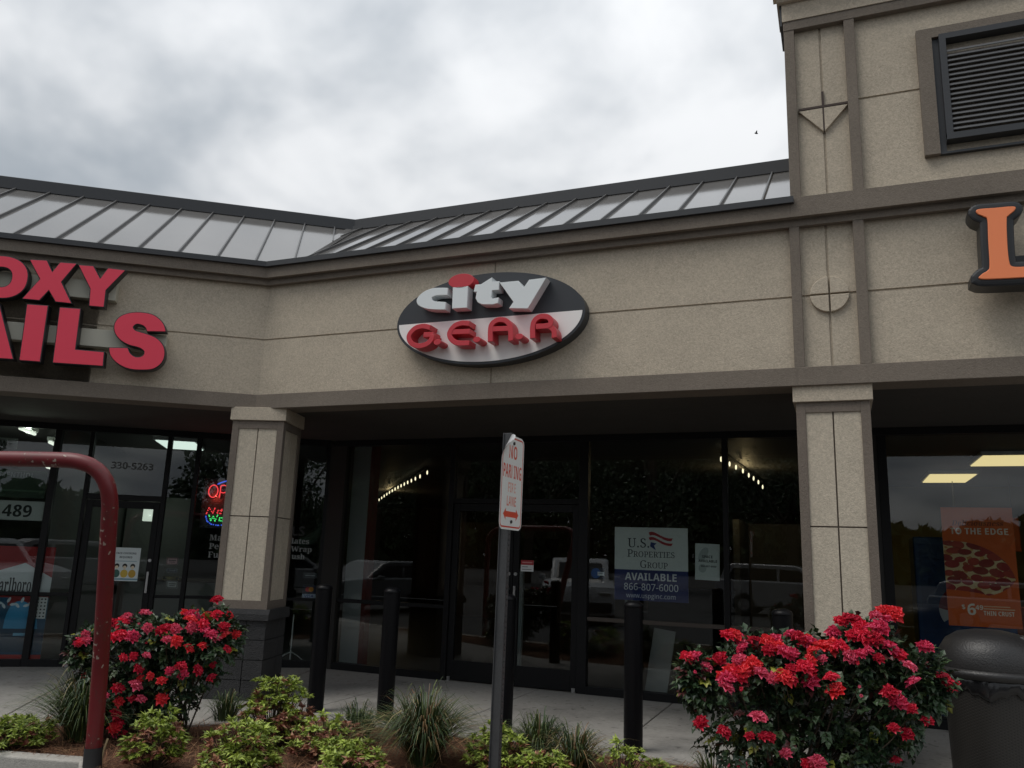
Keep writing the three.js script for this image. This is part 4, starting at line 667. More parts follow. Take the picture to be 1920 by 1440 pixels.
{ // domed litter bin
  const c = dep(1856, 1240, 5.9); const t = thing('litter_bin', 'dark brown domed litter bin with perforated body beside the rose bush', 'bin', new THREE.Vector3(c.x, 0, c.z), -0.2);
  const holes = tex(256, 0.16, (u, v) => { const a = (u * 8) % 1 - 0.5, b = (v * 8 + (Math.floor(u * 8) % 2) * 0.5) % 1 - 0.5, h = a * a + b * b < 0.07 ? 0 : 1; return [h, h, h]; }, false);
  const holeC = tex(256, 0.16, (u, v) => { const a = (u * 8) % 1 - 0.5, b = (v * 8 + (Math.floor(u * 8) % 2) * 0.5) % 1 - 0.5, h = a * a + b * b < 0.07; return h ? [0.006, 0.006, 0.006] : [0.022, 0.02, 0.018]; });
  const body = new THREE.MeshStandardMaterial({ map: holeC, bumpMap: holes, bumpScale: 0.004, roughness: 0.5 }), plastic = new THREE.MeshStandardMaterial({ color: new THREE.Color().setRGB(0.022, 0.021, 0.021), roughness: 0.42, bumpMap: stuccoBump, bumpScale: 0.002 });
  const cyl = new THREE.CylinderGeometry(0.315, 0.29, 0.7, 48, 1, true).translate(0, 0.4, 0); { const uv = cyl.attributes.uv; for (let i = 0; i < uv.count; i++) uv.setXY(i, uv.getX(i) * 1.92, uv.getY(i) * 0.7); }
  mesh('body', cyl, body, t, true); mesh('base_ring', lathe([[0.27, 0], [0.3, 0.0], [0.305, 0.05], [0.27, 0.05]], 40), plastic, t);
  const bag = lathe([[0.3, 0.79], [0.335, 0.78], [0.34, 0.7], [0.325, 0.66], [0.318, 0.67]], 60); { const p = bag.attributes.position; for (let i = 0; i < p.count; i++) { const a = Math.atan2(p.getZ(i), p.getX(i)); if (p.getY(i) < 0.76) p.setY(i, p.getY(i) + 0.025 * Math.sin(a * 7) + 0.012 * Math.sin(a * 19)); const k = 1 + 0.012 * Math.sin(a * 31); p.setX(i, p.getX(i) * k); p.setZ(i, p.getZ(i) * k); } bag.computeVertexNormals(); }
  mesh('bag', bag, std(0.012, 0.012, 0.013, { roughness: 0.2 }), t);
  mesh('rim', lathe([[0.31, 0.76], [0.352, 0.765], [0.356, 0.8], [0.345, 0.825], [0.31, 0.83]], 48), plastic, t);
  mesh('dome_lid', lathe([[0.335, 0.82], [0.338, 0.87], [0.325, 0.95], [0.28, 1.02], [0.2, 1.07], [0.1, 1.09], [0.0001, 1.095]], 48), plastic, t);
  // hooded opening on the right-hand side
  const hood = new THREE.Group(); hood.name = 'hood'; t.add(hood); hood.rotation.y = 0.15;
  mesh('hood_shell', prism([[-0.15, 0.85], [-0.15, 1.0], [-0.11, 1.06], [0.11, 1.06], [0.15, 1.0], [0.15, 0.85]], 0.1, z => 0.33 - 0.1 * Math.abs(z)), plastic, hood); mesh('flap', box(0.3, 0.334, 0.86, 0.99, -0.12, 0.12), std(0.02, 0.02, 0.02, { roughness: 0.3 }), hood);
}

// ---------------------------------------------------------------- plants
// leaves: folded blades collected in typed arrays, with a colour for each leaf
class Leaves {
  constructor() { this.p = []; this.c = []; }
  add(base, dir, nrm, L, W, col, bend = 0.15) {
    const s = new THREE.Vector3().crossVectors(dir, nrm).normalize(), n = new THREE.Vector3().crossVectors(s, dir).normalize();
    const P = (a, b, h) => [base.x + dir.x * a + s.x * b + n.x * h, base.y + dir.y * a + s.y * b + n.y * h, base.z + dir.z * a + s.z * b + n.z * h];
    const b0 = P(0, 0, 0), m = P(L * 0.5, 0, bend * L * 0.5), l = P(L * 0.45, W / 2, bend * L * 0.5 + W * 0.18), r = P(L * 0.45, -W / 2, bend * L * 0.5 + W * 0.18), t = P(L, 0, -bend * L * 0.6);
    for (const q of [b0, r, m, b0, m, l, m, r, t, m, t, l]) { this.p.push(...q); this.c.push(...col); }
  }
  geo() { const g = new THREE.BufferGeometry(); g.setAttribute('position', new THREE.Float32BufferAttribute(this.p, 3)); g.setAttribute('color', new THREE.Float32BufferAttribute(this.c, 3)); g.computeVertexNormals(); return g; }
}
const leafMat = (rough = 0.5, tr = 0.18) => new THREE.MeshPhysicalMaterial({ vertexColors: true, roughness: rough, side: THREE.DoubleSide, transmission: tr, thickness: 0 });
const LM = leafMat(0.42, 0.12), LM2 = leafMat(0.5, 0.25), LM3 = leafMat(0.5, 0.15);
const randDir = () => { const z = rr(-1, 1), a = rr(0, 6.283), r = Math.sqrt(1 - z * z); return new THREE.Vector3(r * Math.cos(a), z, r * Math.sin(a)); };
const bark = std(0.06, 0.045, 0.03, { roughness: 0.9 });

// double rose flowers: cupped petals in rings; six shapes shared by every bush
function petal(L, W, cup, curl) {
  const g = new THREE.PlaneGeometry(W, L, 3, 3).translate(0, L / 2, 0), p = g.attributes.position;
  for (let i = 0; i < p.count; i++) { const x = p.getX(i), v = p.getY(i) / L, k = 1.25 * Math.sin(Math.PI * (0.14 + 0.76 * v)); p.setX(i, x * k); p.setZ(i, cup * (x * x) / W * 4 + curl * v * v * L + (rnd() - 0.5) * 0.004); p.setY(i, v * L * (1 - 0.16 * (2 * x / W) ** 2 * v)); }
  return g;
}
const flowerGeos = [...Array(7)].map((_, k) => {
  const gs = [], rings = k < 5 ? [[8, 0.052, 0.038, 0.2], [8, 0.048, 0.034, 0.6], [7, 0.04, 0.03, 0.95], [6, 0.03, 0.024, 1.25]] : [[5, 0.036, 0.03, 1.2], [4, 0.034, 0.028, 1.42]];
  rings.forEach(([n, L, W, tilt], ri) => { for (let i = 0; i < n; i++) gs.push(flat(petal(L * rr(0.82, 1.15), W * rr(0.9, 1.1), -0.45, rr(-0.1, 0.3)).rotateX(Math.PI / 2 - tilt + rr(-0.18, 0.18)).translate(0, ri * 0.003, 0.004).rotateY((i + ri * 0.5 + rr(-0.2, 0.2)) / n * 2 * Math.PI))); });
  const g = mergeGeometries(gs); g.deleteAttribute('uv'); g.computeVertexNormals(); return g;
});
const petalMat = (r, g, b) => new THREE.MeshPhysicalMaterial({ color: new THREE.Color().setRGB(r, g, b), roughness: 0.55, side: THREE.DoubleSide, transmission: 0.12, thickness: 0 });
const PETAL = [petalMat(0.84, 0.034, 0.09), petalMat(0.88, 0.055, 0.075), petalMat(0.8, 0.065, 0.17), petalMat(0.66, 0.018, 0.06), petalMat(0.8, 0.12, 0.22)];

function roseBush(name, label, flowers, foot, D, lobes, nLeaf, group) {
  const t = thing(name, label, 'rose bush', foot, 0, group), L = new Leaves(), stems = [], C = lobes.map(l => ({ c: dep(l[0], l[1], D + (l[5] || 0)).sub(foot), rx: l[2] * D / F, ry: l[3] * D / F, rz: l[4] }));
  const toCam = new THREE.Vector3().subVectors(CAM, foot).setY(0).normalize(), right = new THREE.Vector3(toCam.z, 0, -toCam.x);
  const put = (l, u, v, w) => l.c.clone().addScaledVector(right, u * l.rx).addScaledVector(UP, v * l.ry).addScaledVector(toCam, w * l.rz);
  const stem = (q, r) => { const b = new THREE.Vector3(rr(-0.09, 0.09), 0, rr(-0.09, 0.09)), m = b.clone().lerp(q, 0.5).add(new THREE.Vector3(rr(-0.06, 0.06), 0.06, rr(-0.06, 0.06))); stems.push(tube([b, m, q], r, 7, 5)); };
  const greens = [[0.03, 0.062, 0.026], [0.04, 0.078, 0.03], [0.026, 0.05, 0.027], [0.055, 0.09, 0.032]];
  // compound leaves of five leaflets on short stalks, denser near the surface, in clumps
  const nC = Math.round(nLeaf / 5); let made = 0;
  while (made < nC) {
    const l = C[Math.floor(rnd() * C.length)], d = randDir(), k = Math.pow(rnd(), 0.42), q = put(l, d.x * k, d.y * k, d.z * k); if (q.y < 0.1) { continue; }
    if (noise3.noise(q.x * 5.5 + 2, q.y * 5.5, q.z * 5.5 + 7) < -0.16) { if (rnd() < 0.8) continue; } made++;
    const out = q.clone().sub(l.c).normalize().multiplyScalar(0.8).add(randDir().multiplyScalar(0.7)); out.y -= 0.15; out.normalize();
    const nrm = new THREE.Vector3(rr(-0.5, 0.5), 1, rr(-0.5, 0.5)).addScaledVector(out, 0.4).normalize(), side = new THREE.Vector3().crossVectors(out, nrm).normalize(), col = greens[Math.floor(rnd() * 4)], w = rr(0.7, 1.3), yel = rnd() < 0.035 ? [0.26, 0.27, 0.04] : rnd() < 0.05 ? [0.11, 0.03, 0.03] : col, cc = yel.map(x => x * w), S = rr(0.8, 1.25);
    for (let i = 0; i < 5; i++) { const b = q.clone().addScaledVector(out, [0.01, 0.01, 0.035, 0.035, 0.055][i] * S), dd = out.clone().addScaledVector(side, [1.1, -1.1, 0.9, -0.9, 0][i]).normalize(); L.add(b, dd, nrm, 0.047 * S, 0.034 * S, cc, rr(0, 0.25)); }
  }
  for (let i = 0; i < 26; i++) { const l = C[i % C.length], d = randDir(); stem(put(l, d.x * 0.75, Math.abs(d.y) * 0.6, d.z * 0.6), rr(0.004, 0.009)); }
  for (const [px, py, s = 1, m = -1] of flowers) {
    // the bloom sits on the near surface of the bush along its line of sight
    const dir = ray(px, py); let best = null;
    for (const l of C) { const o = CAM.clone().sub(foot).sub(l.c), T = v => new THREE.Vector3(v.dot(right) / l.rx, v.y / l.ry, v.dot(toCam) / l.rz), a = T(o), b = T(dir), A = b.dot(b), B = a.dot(b), Cc = a.dot(a) - 1, disc = B * B - A * Cc, k = disc > 0 ? (-B - Math.sqrt(disc)) / A : null; if (k && (best === null || k < best)) best = k; }
    const D0 = best ?? D / 1.0; const q = dir.multiplyScalar(D0 + rr(-0.08, -0.01)).add(CAM).sub(foot), k = Math.floor(rnd() * 5), f = new THREE.Mesh(flowerGeos[s < 0.62 ? 5 + Math.floor(rnd() * 2) : k], PETAL[m < 0 ? Math.floor(rnd() * 4.4) : m]);
    f.name = 'rose_flower'; f.castShadow = f.receiveShadow = true; f.position.copy(q); const S = s * rr(0.9, 1.1); f.scale.setScalar(S);
    const up = new THREE.Vector3(rr(-0.5, 0.5), rr(0.5, 1), rr(-0.5, 0.5)).addScaledVector(toCam, rr(0.4, 1.1)).normalize(); f.quaternion.setFromUnitVectors(UP, up); t.add(f);
    const e = q.clone().multiplyScalar(0.86).addScaledVector(toCam, -0.06), e2 = q.clone().addScaledVector(up, -0.05); e.y = q.y - 0.16; stems.push(tube([e, e2, q], 0.003, 4, 4));
    for (let i = 0; i < 4; i++) L.add(e2.clone(), randDir().addScaledVector(up, -0.4).normalize(), up, 0.05, 0.034, [0.035, 0.07, 0.028], 0.1);
  }
  mesh('foliage', L.geo(), LM, t, true); mesh('stems', stems, bark, t); return t;
}
const RF = [[1288, 1234], [1304, 1236], [1327, 1244, .8], [1323, 1252, .8], [1351, 1237], [1302, 1262, .6], [1364, 1193], [1376, 1192], [1389, 1201], [1398, 1209, .9], [1393, 1218, .8, 2], [1413, 1206], [1438, 1204], [1453, 1203], [1442, 1221, .9], [1460, 1219, 1.1], [1469, 1224], [1482, 1227], [1484, 1193], [1496, 1198, 1.2], [1511, 1201], [1519, 1207], [1524, 1223, .8], [1387, 1240], [1411, 1247, 1.1], [1413, 1256], [1427, 1263, 1, 4], [1373, 1262, 1.2], [1389, 1266, 1.2], [1362, 1276, 1.1], [1360, 1290], [1393, 1262], [1353, 1271, .9], [1390, 1296, .6], [1452, 1273, .9, 4], [1471, 1272, 1.1, 1], [1482, 1273], [1484, 1256, .8], [1509, 1253, 1.1], [1518, 1241], [1542, 1239, .8, 4], [1520, 1278, 1.1, 2], [1520, 1264], [1421, 1348, 1, 4], [1316, 1356], [1357, 1374, .95, 3], [1406, 1381, .7, 3], [1433, 1382, .7, 3], [1444, 1383, .7, 3], [1474, 1414, .85, 4], [1533, 1431, 1.1], [1516, 1437], [1393, 1437, .7, 4], [1367, 1438, .6, 4],
  [1655, 1149], [1676, 1153, 1.1], [1642, 1156, .9], [1664, 1164, 1, 2], [1575, 1166, .9], [1590, 1163], [1603, 1166, .9], [1562, 1187, 1, 2], [1614, 1178], [1629, 1182, .9], [1648, 1178, 1.1], [1599, 1193, .9], [1621, 1196, 1.1], [1641, 1200, 1.2], [1543, 1215, 1.1], [1562, 1213, 1.2], [1575, 1214], [1593, 1232, 1, 4], [1614, 1228, .8, 2], [1628, 1221, .7, 2], [1647, 1235, .7], [1608, 1246, .6], [1667, 1216, 1.1], [1684, 1230, 1.1], [1703, 1253, 1.1], [1714, 1282], [1732, 1214, .9, 2], [1741, 1216, .8, 2], [1763, 1272, 1.1], [1784, 1288], [1773, 1279, .9], [1559, 1273, .9], [1567, 1297, 1.1, 1], [1668, 1300, 1.1], [1679, 1311, 1.1], [1687, 1321], [1710, 1330, .7, 3], [1738, 1353, .8, 3], [1698, 1378, 1, 3], [1676, 1366, .7, 3], [1539, 1240, .8, 4], [1615, 1306, .5, 4], [1610, 1290, .5, 4], [1680, 1428, .7, 3]];
roseBush('rose_bush', 'wide rose bush with bright red blooms in front of the tower column', RF, new THREE.Vector3(5.42, -0.02, 1.12), 5.25, [[1410, 1330, 105, 118, 0.42], [1560, 1320, 130, 125, 0.46], [1660, 1300, 75, 110, 0.36], [1460, 1250, 90, 55, 0.34], [1620, 1225, 60, 55, 0.28], [1310, 1275, 28, 38, 0.14], [1725, 1275, 45, 50, 0.2], [1520, 1410, 150, 60, 0.4]], 17000, 'rose bushes in the planting bed');
const LF = [[153, 1207], [160, 1191, .9], [162, 1203, .9, 4], [147, 1205, .9, 2], [213, 1172, 1.1], [229, 1171, 1.1], [239, 1161], [215, 1198, 1.1], [228, 1193], [249, 1194, 1, 2], [272, 1152, .9], [277, 1178, .9, 4], [261, 1171, .55, 4], [300, 1184, .9], [311, 1180], [328, 1181, .9, 4], [313, 1202, .9, 4], [331, 1203, 1, 1], [347, 1151, .9], [360, 1157, 1.1], [370, 1147, .6], [357, 1164], [360, 1177, 1.1], [380, 1173, 1.1], [390, 1156], [407, 1154, .85], [407, 1126, .9], [429, 1154, .8, 1], [384, 1186, 1, 2], [396, 1191, 1, 2], [404, 1198, .9, 4], [420, 1177], [423, 1193], [442, 1190, .9, 1], [353, 1217, .9], [380, 1212, .8, 1], [273, 1206, .6], [230, 1234, .8], [251, 1231, .8], [274, 1231, .8, 4], [260, 1254, .85, 3], [281, 1268, .7, 1], [264, 1274, .7, 1], [253, 1287, 1], [303, 1278, .85], [319, 1259, .85], [339, 1252, 1], [344, 1267, .85], [370, 1258, .9], [400, 1248, .7, 3], [397, 1272, .8, 3], [220, 1293, 1, 3], [223, 1316, .8], [247, 1310, .7, 3], [264, 1312, .9, 4], [304, 1312, 1], [216, 1339, .85, 3], [213, 1366, 1, 1], [222, 1358, 1], [218, 1376, .8], [229, 1376, .7, 3], [161, 1269, .8], [198, 1306, .7], [147, 1359, .6, 4], [425, 1218, .7, 3]];
roseBush('rose_bush', 'tall rose bush with red blooms between the red pipe and the corner column', LF, new THREE.Vector3(0.72, -0.02, 1.42), 6.55, [[250, 1250, 75, 85, 0.36], [345, 1225, 85, 72, 0.36], [300, 1290, 75, 55, 0.34], [230, 1320, 45, 55, 0.28], [160, 1225, 22, 35, 0.14], [405, 1200, 40, 50, 0.24], [300, 1195, 100, 32, 0.3]], 11500, 'rose bushes in the planting bed');

// dwarf nandina: tufts of narrow leaves, lime above, reddish below
function nandina(label, px, py, dpt, wpx, hpx, n = 100, red = 0.4, dens = 14) { red *= 0.75; n = Math.round(n * 1.25);
  const foot = onY(px, py, -0.01); if (dpt) { const p = dep(px, py, dpt); foot.set(p.x, -0.01, p.z); }
  const D = foot.clone().sub(CAM).dot(ray(960, 720)), R = wpx * D / F / 2, H = hpx * D / F, t = thing('nandina_shrub', label, 'shrub', foot, 0, 'low nandina shrubs in the planting bed'), A = new Leaves(), stems = [];
  for (let i = 0; i < n; i++) {
    const a = rr(0, 6.283), el = Math.acos(rr(0, 1)), k = Math.pow(rnd(), 0.3), lump = 1 + 0.22 * Math.sin(a * 3 + px) * Math.sin(el * 2), q = new THREE.Vector3(Math.cos(a) * Math.sin(el) * R * k * lump, H * (0.14 + 0.86 * Math.cos(el) * k * rr(0.85, 1.08)), Math.sin(a) * Math.sin(el) * R * k * lump);
    stems.push(tube([new THREE.Vector3(q.x * 0.15, 0, q.z * 0.15), new THREE.Vector3(q.x * 0.55, q.y * 0.5, q.z * 0.55), q], 0.0025, 4, 4));
    const isRed = rnd() < red * (1.15 - q.y / H) * 1.5;
    for (let j = 0; j < dens; j++) {
      const d = new THREE.Vector3(q.x, 0, q.z).normalize().multiplyScalar(0.35).add(randDir().multiplyScalar(0.85)); d.y = Math.abs(d.y) * 0.7 + 0.1; d.normalize();
      const w = rr(0.65, 1.3), c = isRed ? (rnd() < 0.5 ? [0.24, 0.075, 0.05] : [0.42, 0.2, 0.11]) : rnd() < 0.22 ? [0.17, 0.24, 0.04] : [0.36, 0.45, 0.07];
      A.add(q.clone().addScaledVector(d, 0.006), d, new THREE.Vector3(rr(-0.5, 0.5), 1, rr(-0.5, 0.5)).normalize(), rr(0.04, 0.064), rr(0.017, 0.025), c.map(x => x * w), rr(0.1, 0.4));
    }
  }
  mesh('foliage', A.geo(), LM2, t, true); mesh('stems', stems, bark, t);
}
nandina('bushy lime and red nandina in front of the corner column base', 507, 1398, 0, 138, 128, 190, 0.55);
nandina('lime nandina with bare straw around it, left of the bushiest shrub', 445, 1462, 0, 155, 105, 150, 0.3);
nandina('narrow two-tiered lime nandina beneath the red rose bush', 285, 1446, 0, 105, 112, 110, 0.35);
nandina('mound of lime nandina behind the tan edged grass clump', 612, 1420, 0, 150, 72, 130, 0.6);
nandina('low bright nandina with reddish base before the tan edged grass clump', 645, 1478, 0, 150, 80, 150, 0.5);
nandina('low lime nandina against the kerb left of the red pipe', 18, 1402, 0, 150, 50, 150, 0.15);
nandina('lime nandina growing around the foot of the no parking post', 935, 1452, 0, 120, 88, 110, 0.3);
nandina('small lime nandina below the dark grass right of the post', 1015, 1475, 0, 110, 62, 90, 0.35);
nandina('sparse upright nandina sprigs in front of the property sign bollard', 1165, 1475, 0, 95, 80, 26, 0.1, 10);
nandina('thin nandina sprigs near the foot of the wide rose bush', 1228, 1482, 0, 55, 55, 14, 0.1, 10);

// liriope: arching strap leaves
function grassClump(label, px, py, R, H, n, tan, lean = 0) {
  const foot = onY(px, py, -0.012), t = thing('grass_clump', label, 'grass', foot, 0, 'clumps of strap leaved grass in the planting bed'), p = [], c = [];
  for (let i = 0; i < n; i++) {
    const a = rr(0, 6.283), b = new THREE.Vector3(Math.cos(a), 0, Math.sin(a)).multiplyScalar(rr(0, 0.1)), L = rr(0.65, 1.1), reach = R * (0.2 + 1.0 * rnd()) * L, h = H * L * rr(0.7, 1.05), d = new THREE.Vector3(Math.cos(a), 0, Math.sin(a)), s = new THREE.Vector3(-Math.sin(a), 0, Math.cos(a)), w = rr(0.0035, 0.0065), droop = rr(0.1, 0.75), T = rnd() < tan, k = rr(0.6, 1.35), col = (T ? (rnd() < 0.5 ? [0.32, 0.26, 0.12] : [0.22, 0.13, 0.06]) : rnd() < 0.3 ? [0.1, 0.13, 0.03] : [0.038, 0.07, 0.022]).map(x => x * k);
    let prev = null;
    for (let j = 0; j <= 6; j++) { const u = j / 6, q = b.clone().addScaledVector(d, reach * Math.pow(u, 1.35)); q.y = h * (Math.sin(u * Math.PI * (0.5 + 0.4 * droop)) * (1 - 0.42 * reach / R) - 0.0 * u); const ww = w * (1 - u * u * 0.95), l = q.clone().addScaledVector(s, ww), r = q.clone().addScaledVector(s, -ww); l.y += ww * 0.5; r.y += ww * 0.5; if (prev) { for (const v of [prev[0], prev[1], l, prev[1], r, l]) { p.push(v.x, v.y, v.z); c.push(...col); } } prev = [l, r]; }
  }
  const g = new THREE.BufferGeometry(); g.setAttribute('position', new THREE.Float32BufferAttribute(p, 3)); g.setAttribute('color', new THREE.Float32BufferAttribute(c, 3)); g.computeVertexNormals(); mesh('blades', g, LM3, t, true);
}
grassClump('large dark green grass clump left of the red pipe', 148, 1388, 0.62, 0.6, 720, 0.12);
grassClump('small dark grass clump at the foot of the corner column', 420, 1352, 0.25, 0.3, 180, 0.05);
grassClump('short dark grass clump beside the second bollard', 668, 1392, 0.32, 0.36, 330, 0.05);
grassClump('large tan edged grass clump in front of the second bollard', 792, 1436, 0.66, 0.6, 950, 0.24);
grassClump('dark green grass clump right of the no parking post', 1010, 1432, 0.38, 0.42, 460, 0.06);
grassClump('yellowing grass clump right of the no parking post', 1075, 1450, 0.42, 0.38, 330, 0.42);
grassClump('thin grass tuft at the left foot of the wide rose bush', 1338, 1478, 0.3, 0.3, 70, 0.1);

// ---------------------------------------------------------------- things inside the shops
{
  const t = thing('drinks_cooler', 'blue drinks cooler with a round logo behind the pizza poster', 'cooler', new THREE.Vector3(6.95, 0, -3.35)), blue = std(0.012, 0.06, 0.19, { roughness: 0.3 });
  mesh('cabinet', rbox(-0.42, 0.5, 0.02, 1.86, -0.3, 0.3, 0.02), blue, t);
  const m = canvas(384, 768, (g, w, h) => { g.fillStyle = '#123a6b'; g.fillRect(0, 0, w, h); g.save(); g.beginPath(); g.arc(w * 0.5, h * 0.42, w * 0.3, 0, 7); g.clip(); g.fillStyle = '#e4e7ea'; g.fillRect(0, 0, w, h); g.fillStyle = '#8d2230'; g.beginPath(); g.ellipse(w * 0.45, h * 0.3, w * 0.42, h * 0.13, -0.12, 0, 7); g.fill(); g.fillStyle = '#16437c'; g.beginPath(); g.ellipse(w * 0.6, h * 0.53, w * 0.42, h * 0.08, -0.12, 0, 7); g.fill(); g.restore(); text(g, 'pepsi', w * 0.5, h * 0.66, `${h * 0.1}px sans-serif`, '#aab2ba'); });
  mesh('front_print', new THREE.PlaneGeometry(0.8, 1.6).translate(0.03, 0.98, 0.302), new THREE.MeshStandardMaterial({ map: m, roughness: 0.35 }), t, true);
  for (const [x, s] of [[8.6, 'orange menu board hanging at the back of the pizza shop, left one'], [9.7, 'orange menu board hanging at the back of the pizza shop, right one']]) {
    const b = thing('menu_board', s, 'menu board', new THREE.Vector3(x - 0.7, 2.05, -7.8)); mesh('panel', rbox(-0.48, 0.48, -0.22, 0.3, -0.03, 0, 0.01), std(0.5, 0.1, 0.025), b); mesh('stripe', [box(-0.4, 0.35, 0.18, 0.205, 0.001, 0.004), box(-0.4, 0.1, 0.05, 0.075, 0.001, 0.004), box(-0.4, -0.05, -0.04, -0.015, 0.001, 0.004)], std(0.6, 0.45, 0.25), b);
    mesh('hanger', [box(-0.4, -0.39, 0.3, 0.94, -0.02, -0.01), box(0.39, 0.4, 0.3, 0.94, -0.02, -0.01)], M.dark, b);
  }
}
{
  const t = thing('leaning_board', 'white board leaning behind the low pane of the vacant shop', 'board', new THREE.Vector3(3.72, 0, -2.95)); const m = mesh('board', rbox(-0.13, 0.13, 0, 0.72, -0.012, 0.012, 0.004), std(0.36, 0.36, 0.34), t); m.rotation.set(-0.18, 0, -0.12);
  const u = thing('display_stand', 'thin white display stand inside the vacant shop window', 'stand', new THREE.Vector3(3.42, 0, -2.72)); mesh('upright', [box(-0.012, 0.012, 0.03, 1.25, -0.012, 0.012), box(0.06, 0.16, 0.03, 1.2, -0.012, 0.006)], std(0.45, 0.47, 0.46), u); mesh('foot', rbox(-0.12, 0.22, 0, 0.03, -0.12, 0.12, 0.01), std(0.4, 0.42, 0.42), u);
  const f = thing('shop_fixture', 'grey upright fixture behind the left glass door', 'fixture', new THREE.Vector3(1.78, 0, -3.2)); mesh('panel', rbox(-0.16, 0.16, 0, 1.35, -0.03, 0.03, 0.006), std(0.3, 0.33, 0.32), f); mesh('foot', rbox(-0.2, 0.2, 0, 0.05, -0.14, 0.14, 0.01), std(0.3, 0.32, 0.32), f);
  const e = thing('easel', 'thin white easel behind the salon glass', 'easel', Lw(0.55, 0, -2.75), PHI); mesh('leg', tube([new THREE.Vector3(0, 0, 0.18), new THREE.Vector3(0, 0.2, 0.08), new THREE.Vector3(0, 0.62, 0)], 0.01, 6, 6), M.white, e); mesh('leg', tube([new THREE.Vector3(-0.2, 0, 0), new THREE.Vector3(-0.08, 0.1, 0), new THREE.Vector3(0, 0.14, 0)], 0.008, 6, 6), M.white, e); mesh('leg', tube([new THREE.Vector3(0.2, 0, 0), new THREE.Vector3(0.08, 0.1, 0), new THREE.Vector3(0, 0.14, 0)], 0.008, 6, 6), M.white, e);
  const x = onL(282, 966, -5.6), p = thing('lit_box', 'small lit white box on the salon rear divider', 'light', Lw(x.x, x.y, -5.6), PHI); mesh('light_box', rbox(-0.11, 0.11, -0.1, 0.1, -0.04, 0.04, 0.008), lampMat(0.7, 0.78, 0.66, 0.8), p); const l = new THREE.PointLight(0xf4fff0, 0.06, 0, 2); l.position.z = 0.08; p.add(l);
  const sh = thing('reception_desk', 'grey reception desk in the salon', 'desk', Lw(-1.5, 0, -4.4), PHI); mesh('front_panel', rbox(-0.5, 0.9, 0, 0.95, -0.03, 0.03, 0.006), std(0.28, 0.28, 0.26), sh); mesh('desk_top', rbox(-0.55, 0.95, 0.95, 0.99, -0.5, 0.06, 0.006), std(0.1, 0.08, 0.06), sh);
  const ck = thing('wall_stripe', 'green wavy wall art inside the salon window', 'wall art', Lw(0.62, 1.9, -3.2), PHI); mesh('ribbon', new THREE.ExtrudeGeometry(curveXY([[-0.2, -0.3], [0.05, -0.2], [0.2, 0.1], [0.3, 0.42], [0.36, 0.2], [0.25, -0.12], [0.05, -0.36]].map(p => ({ x: p[0], y: p[1] })), 40), { depth: 0.02, bevelEnabled: false }), std(0.06, 0.1, 0.07), ck);
}

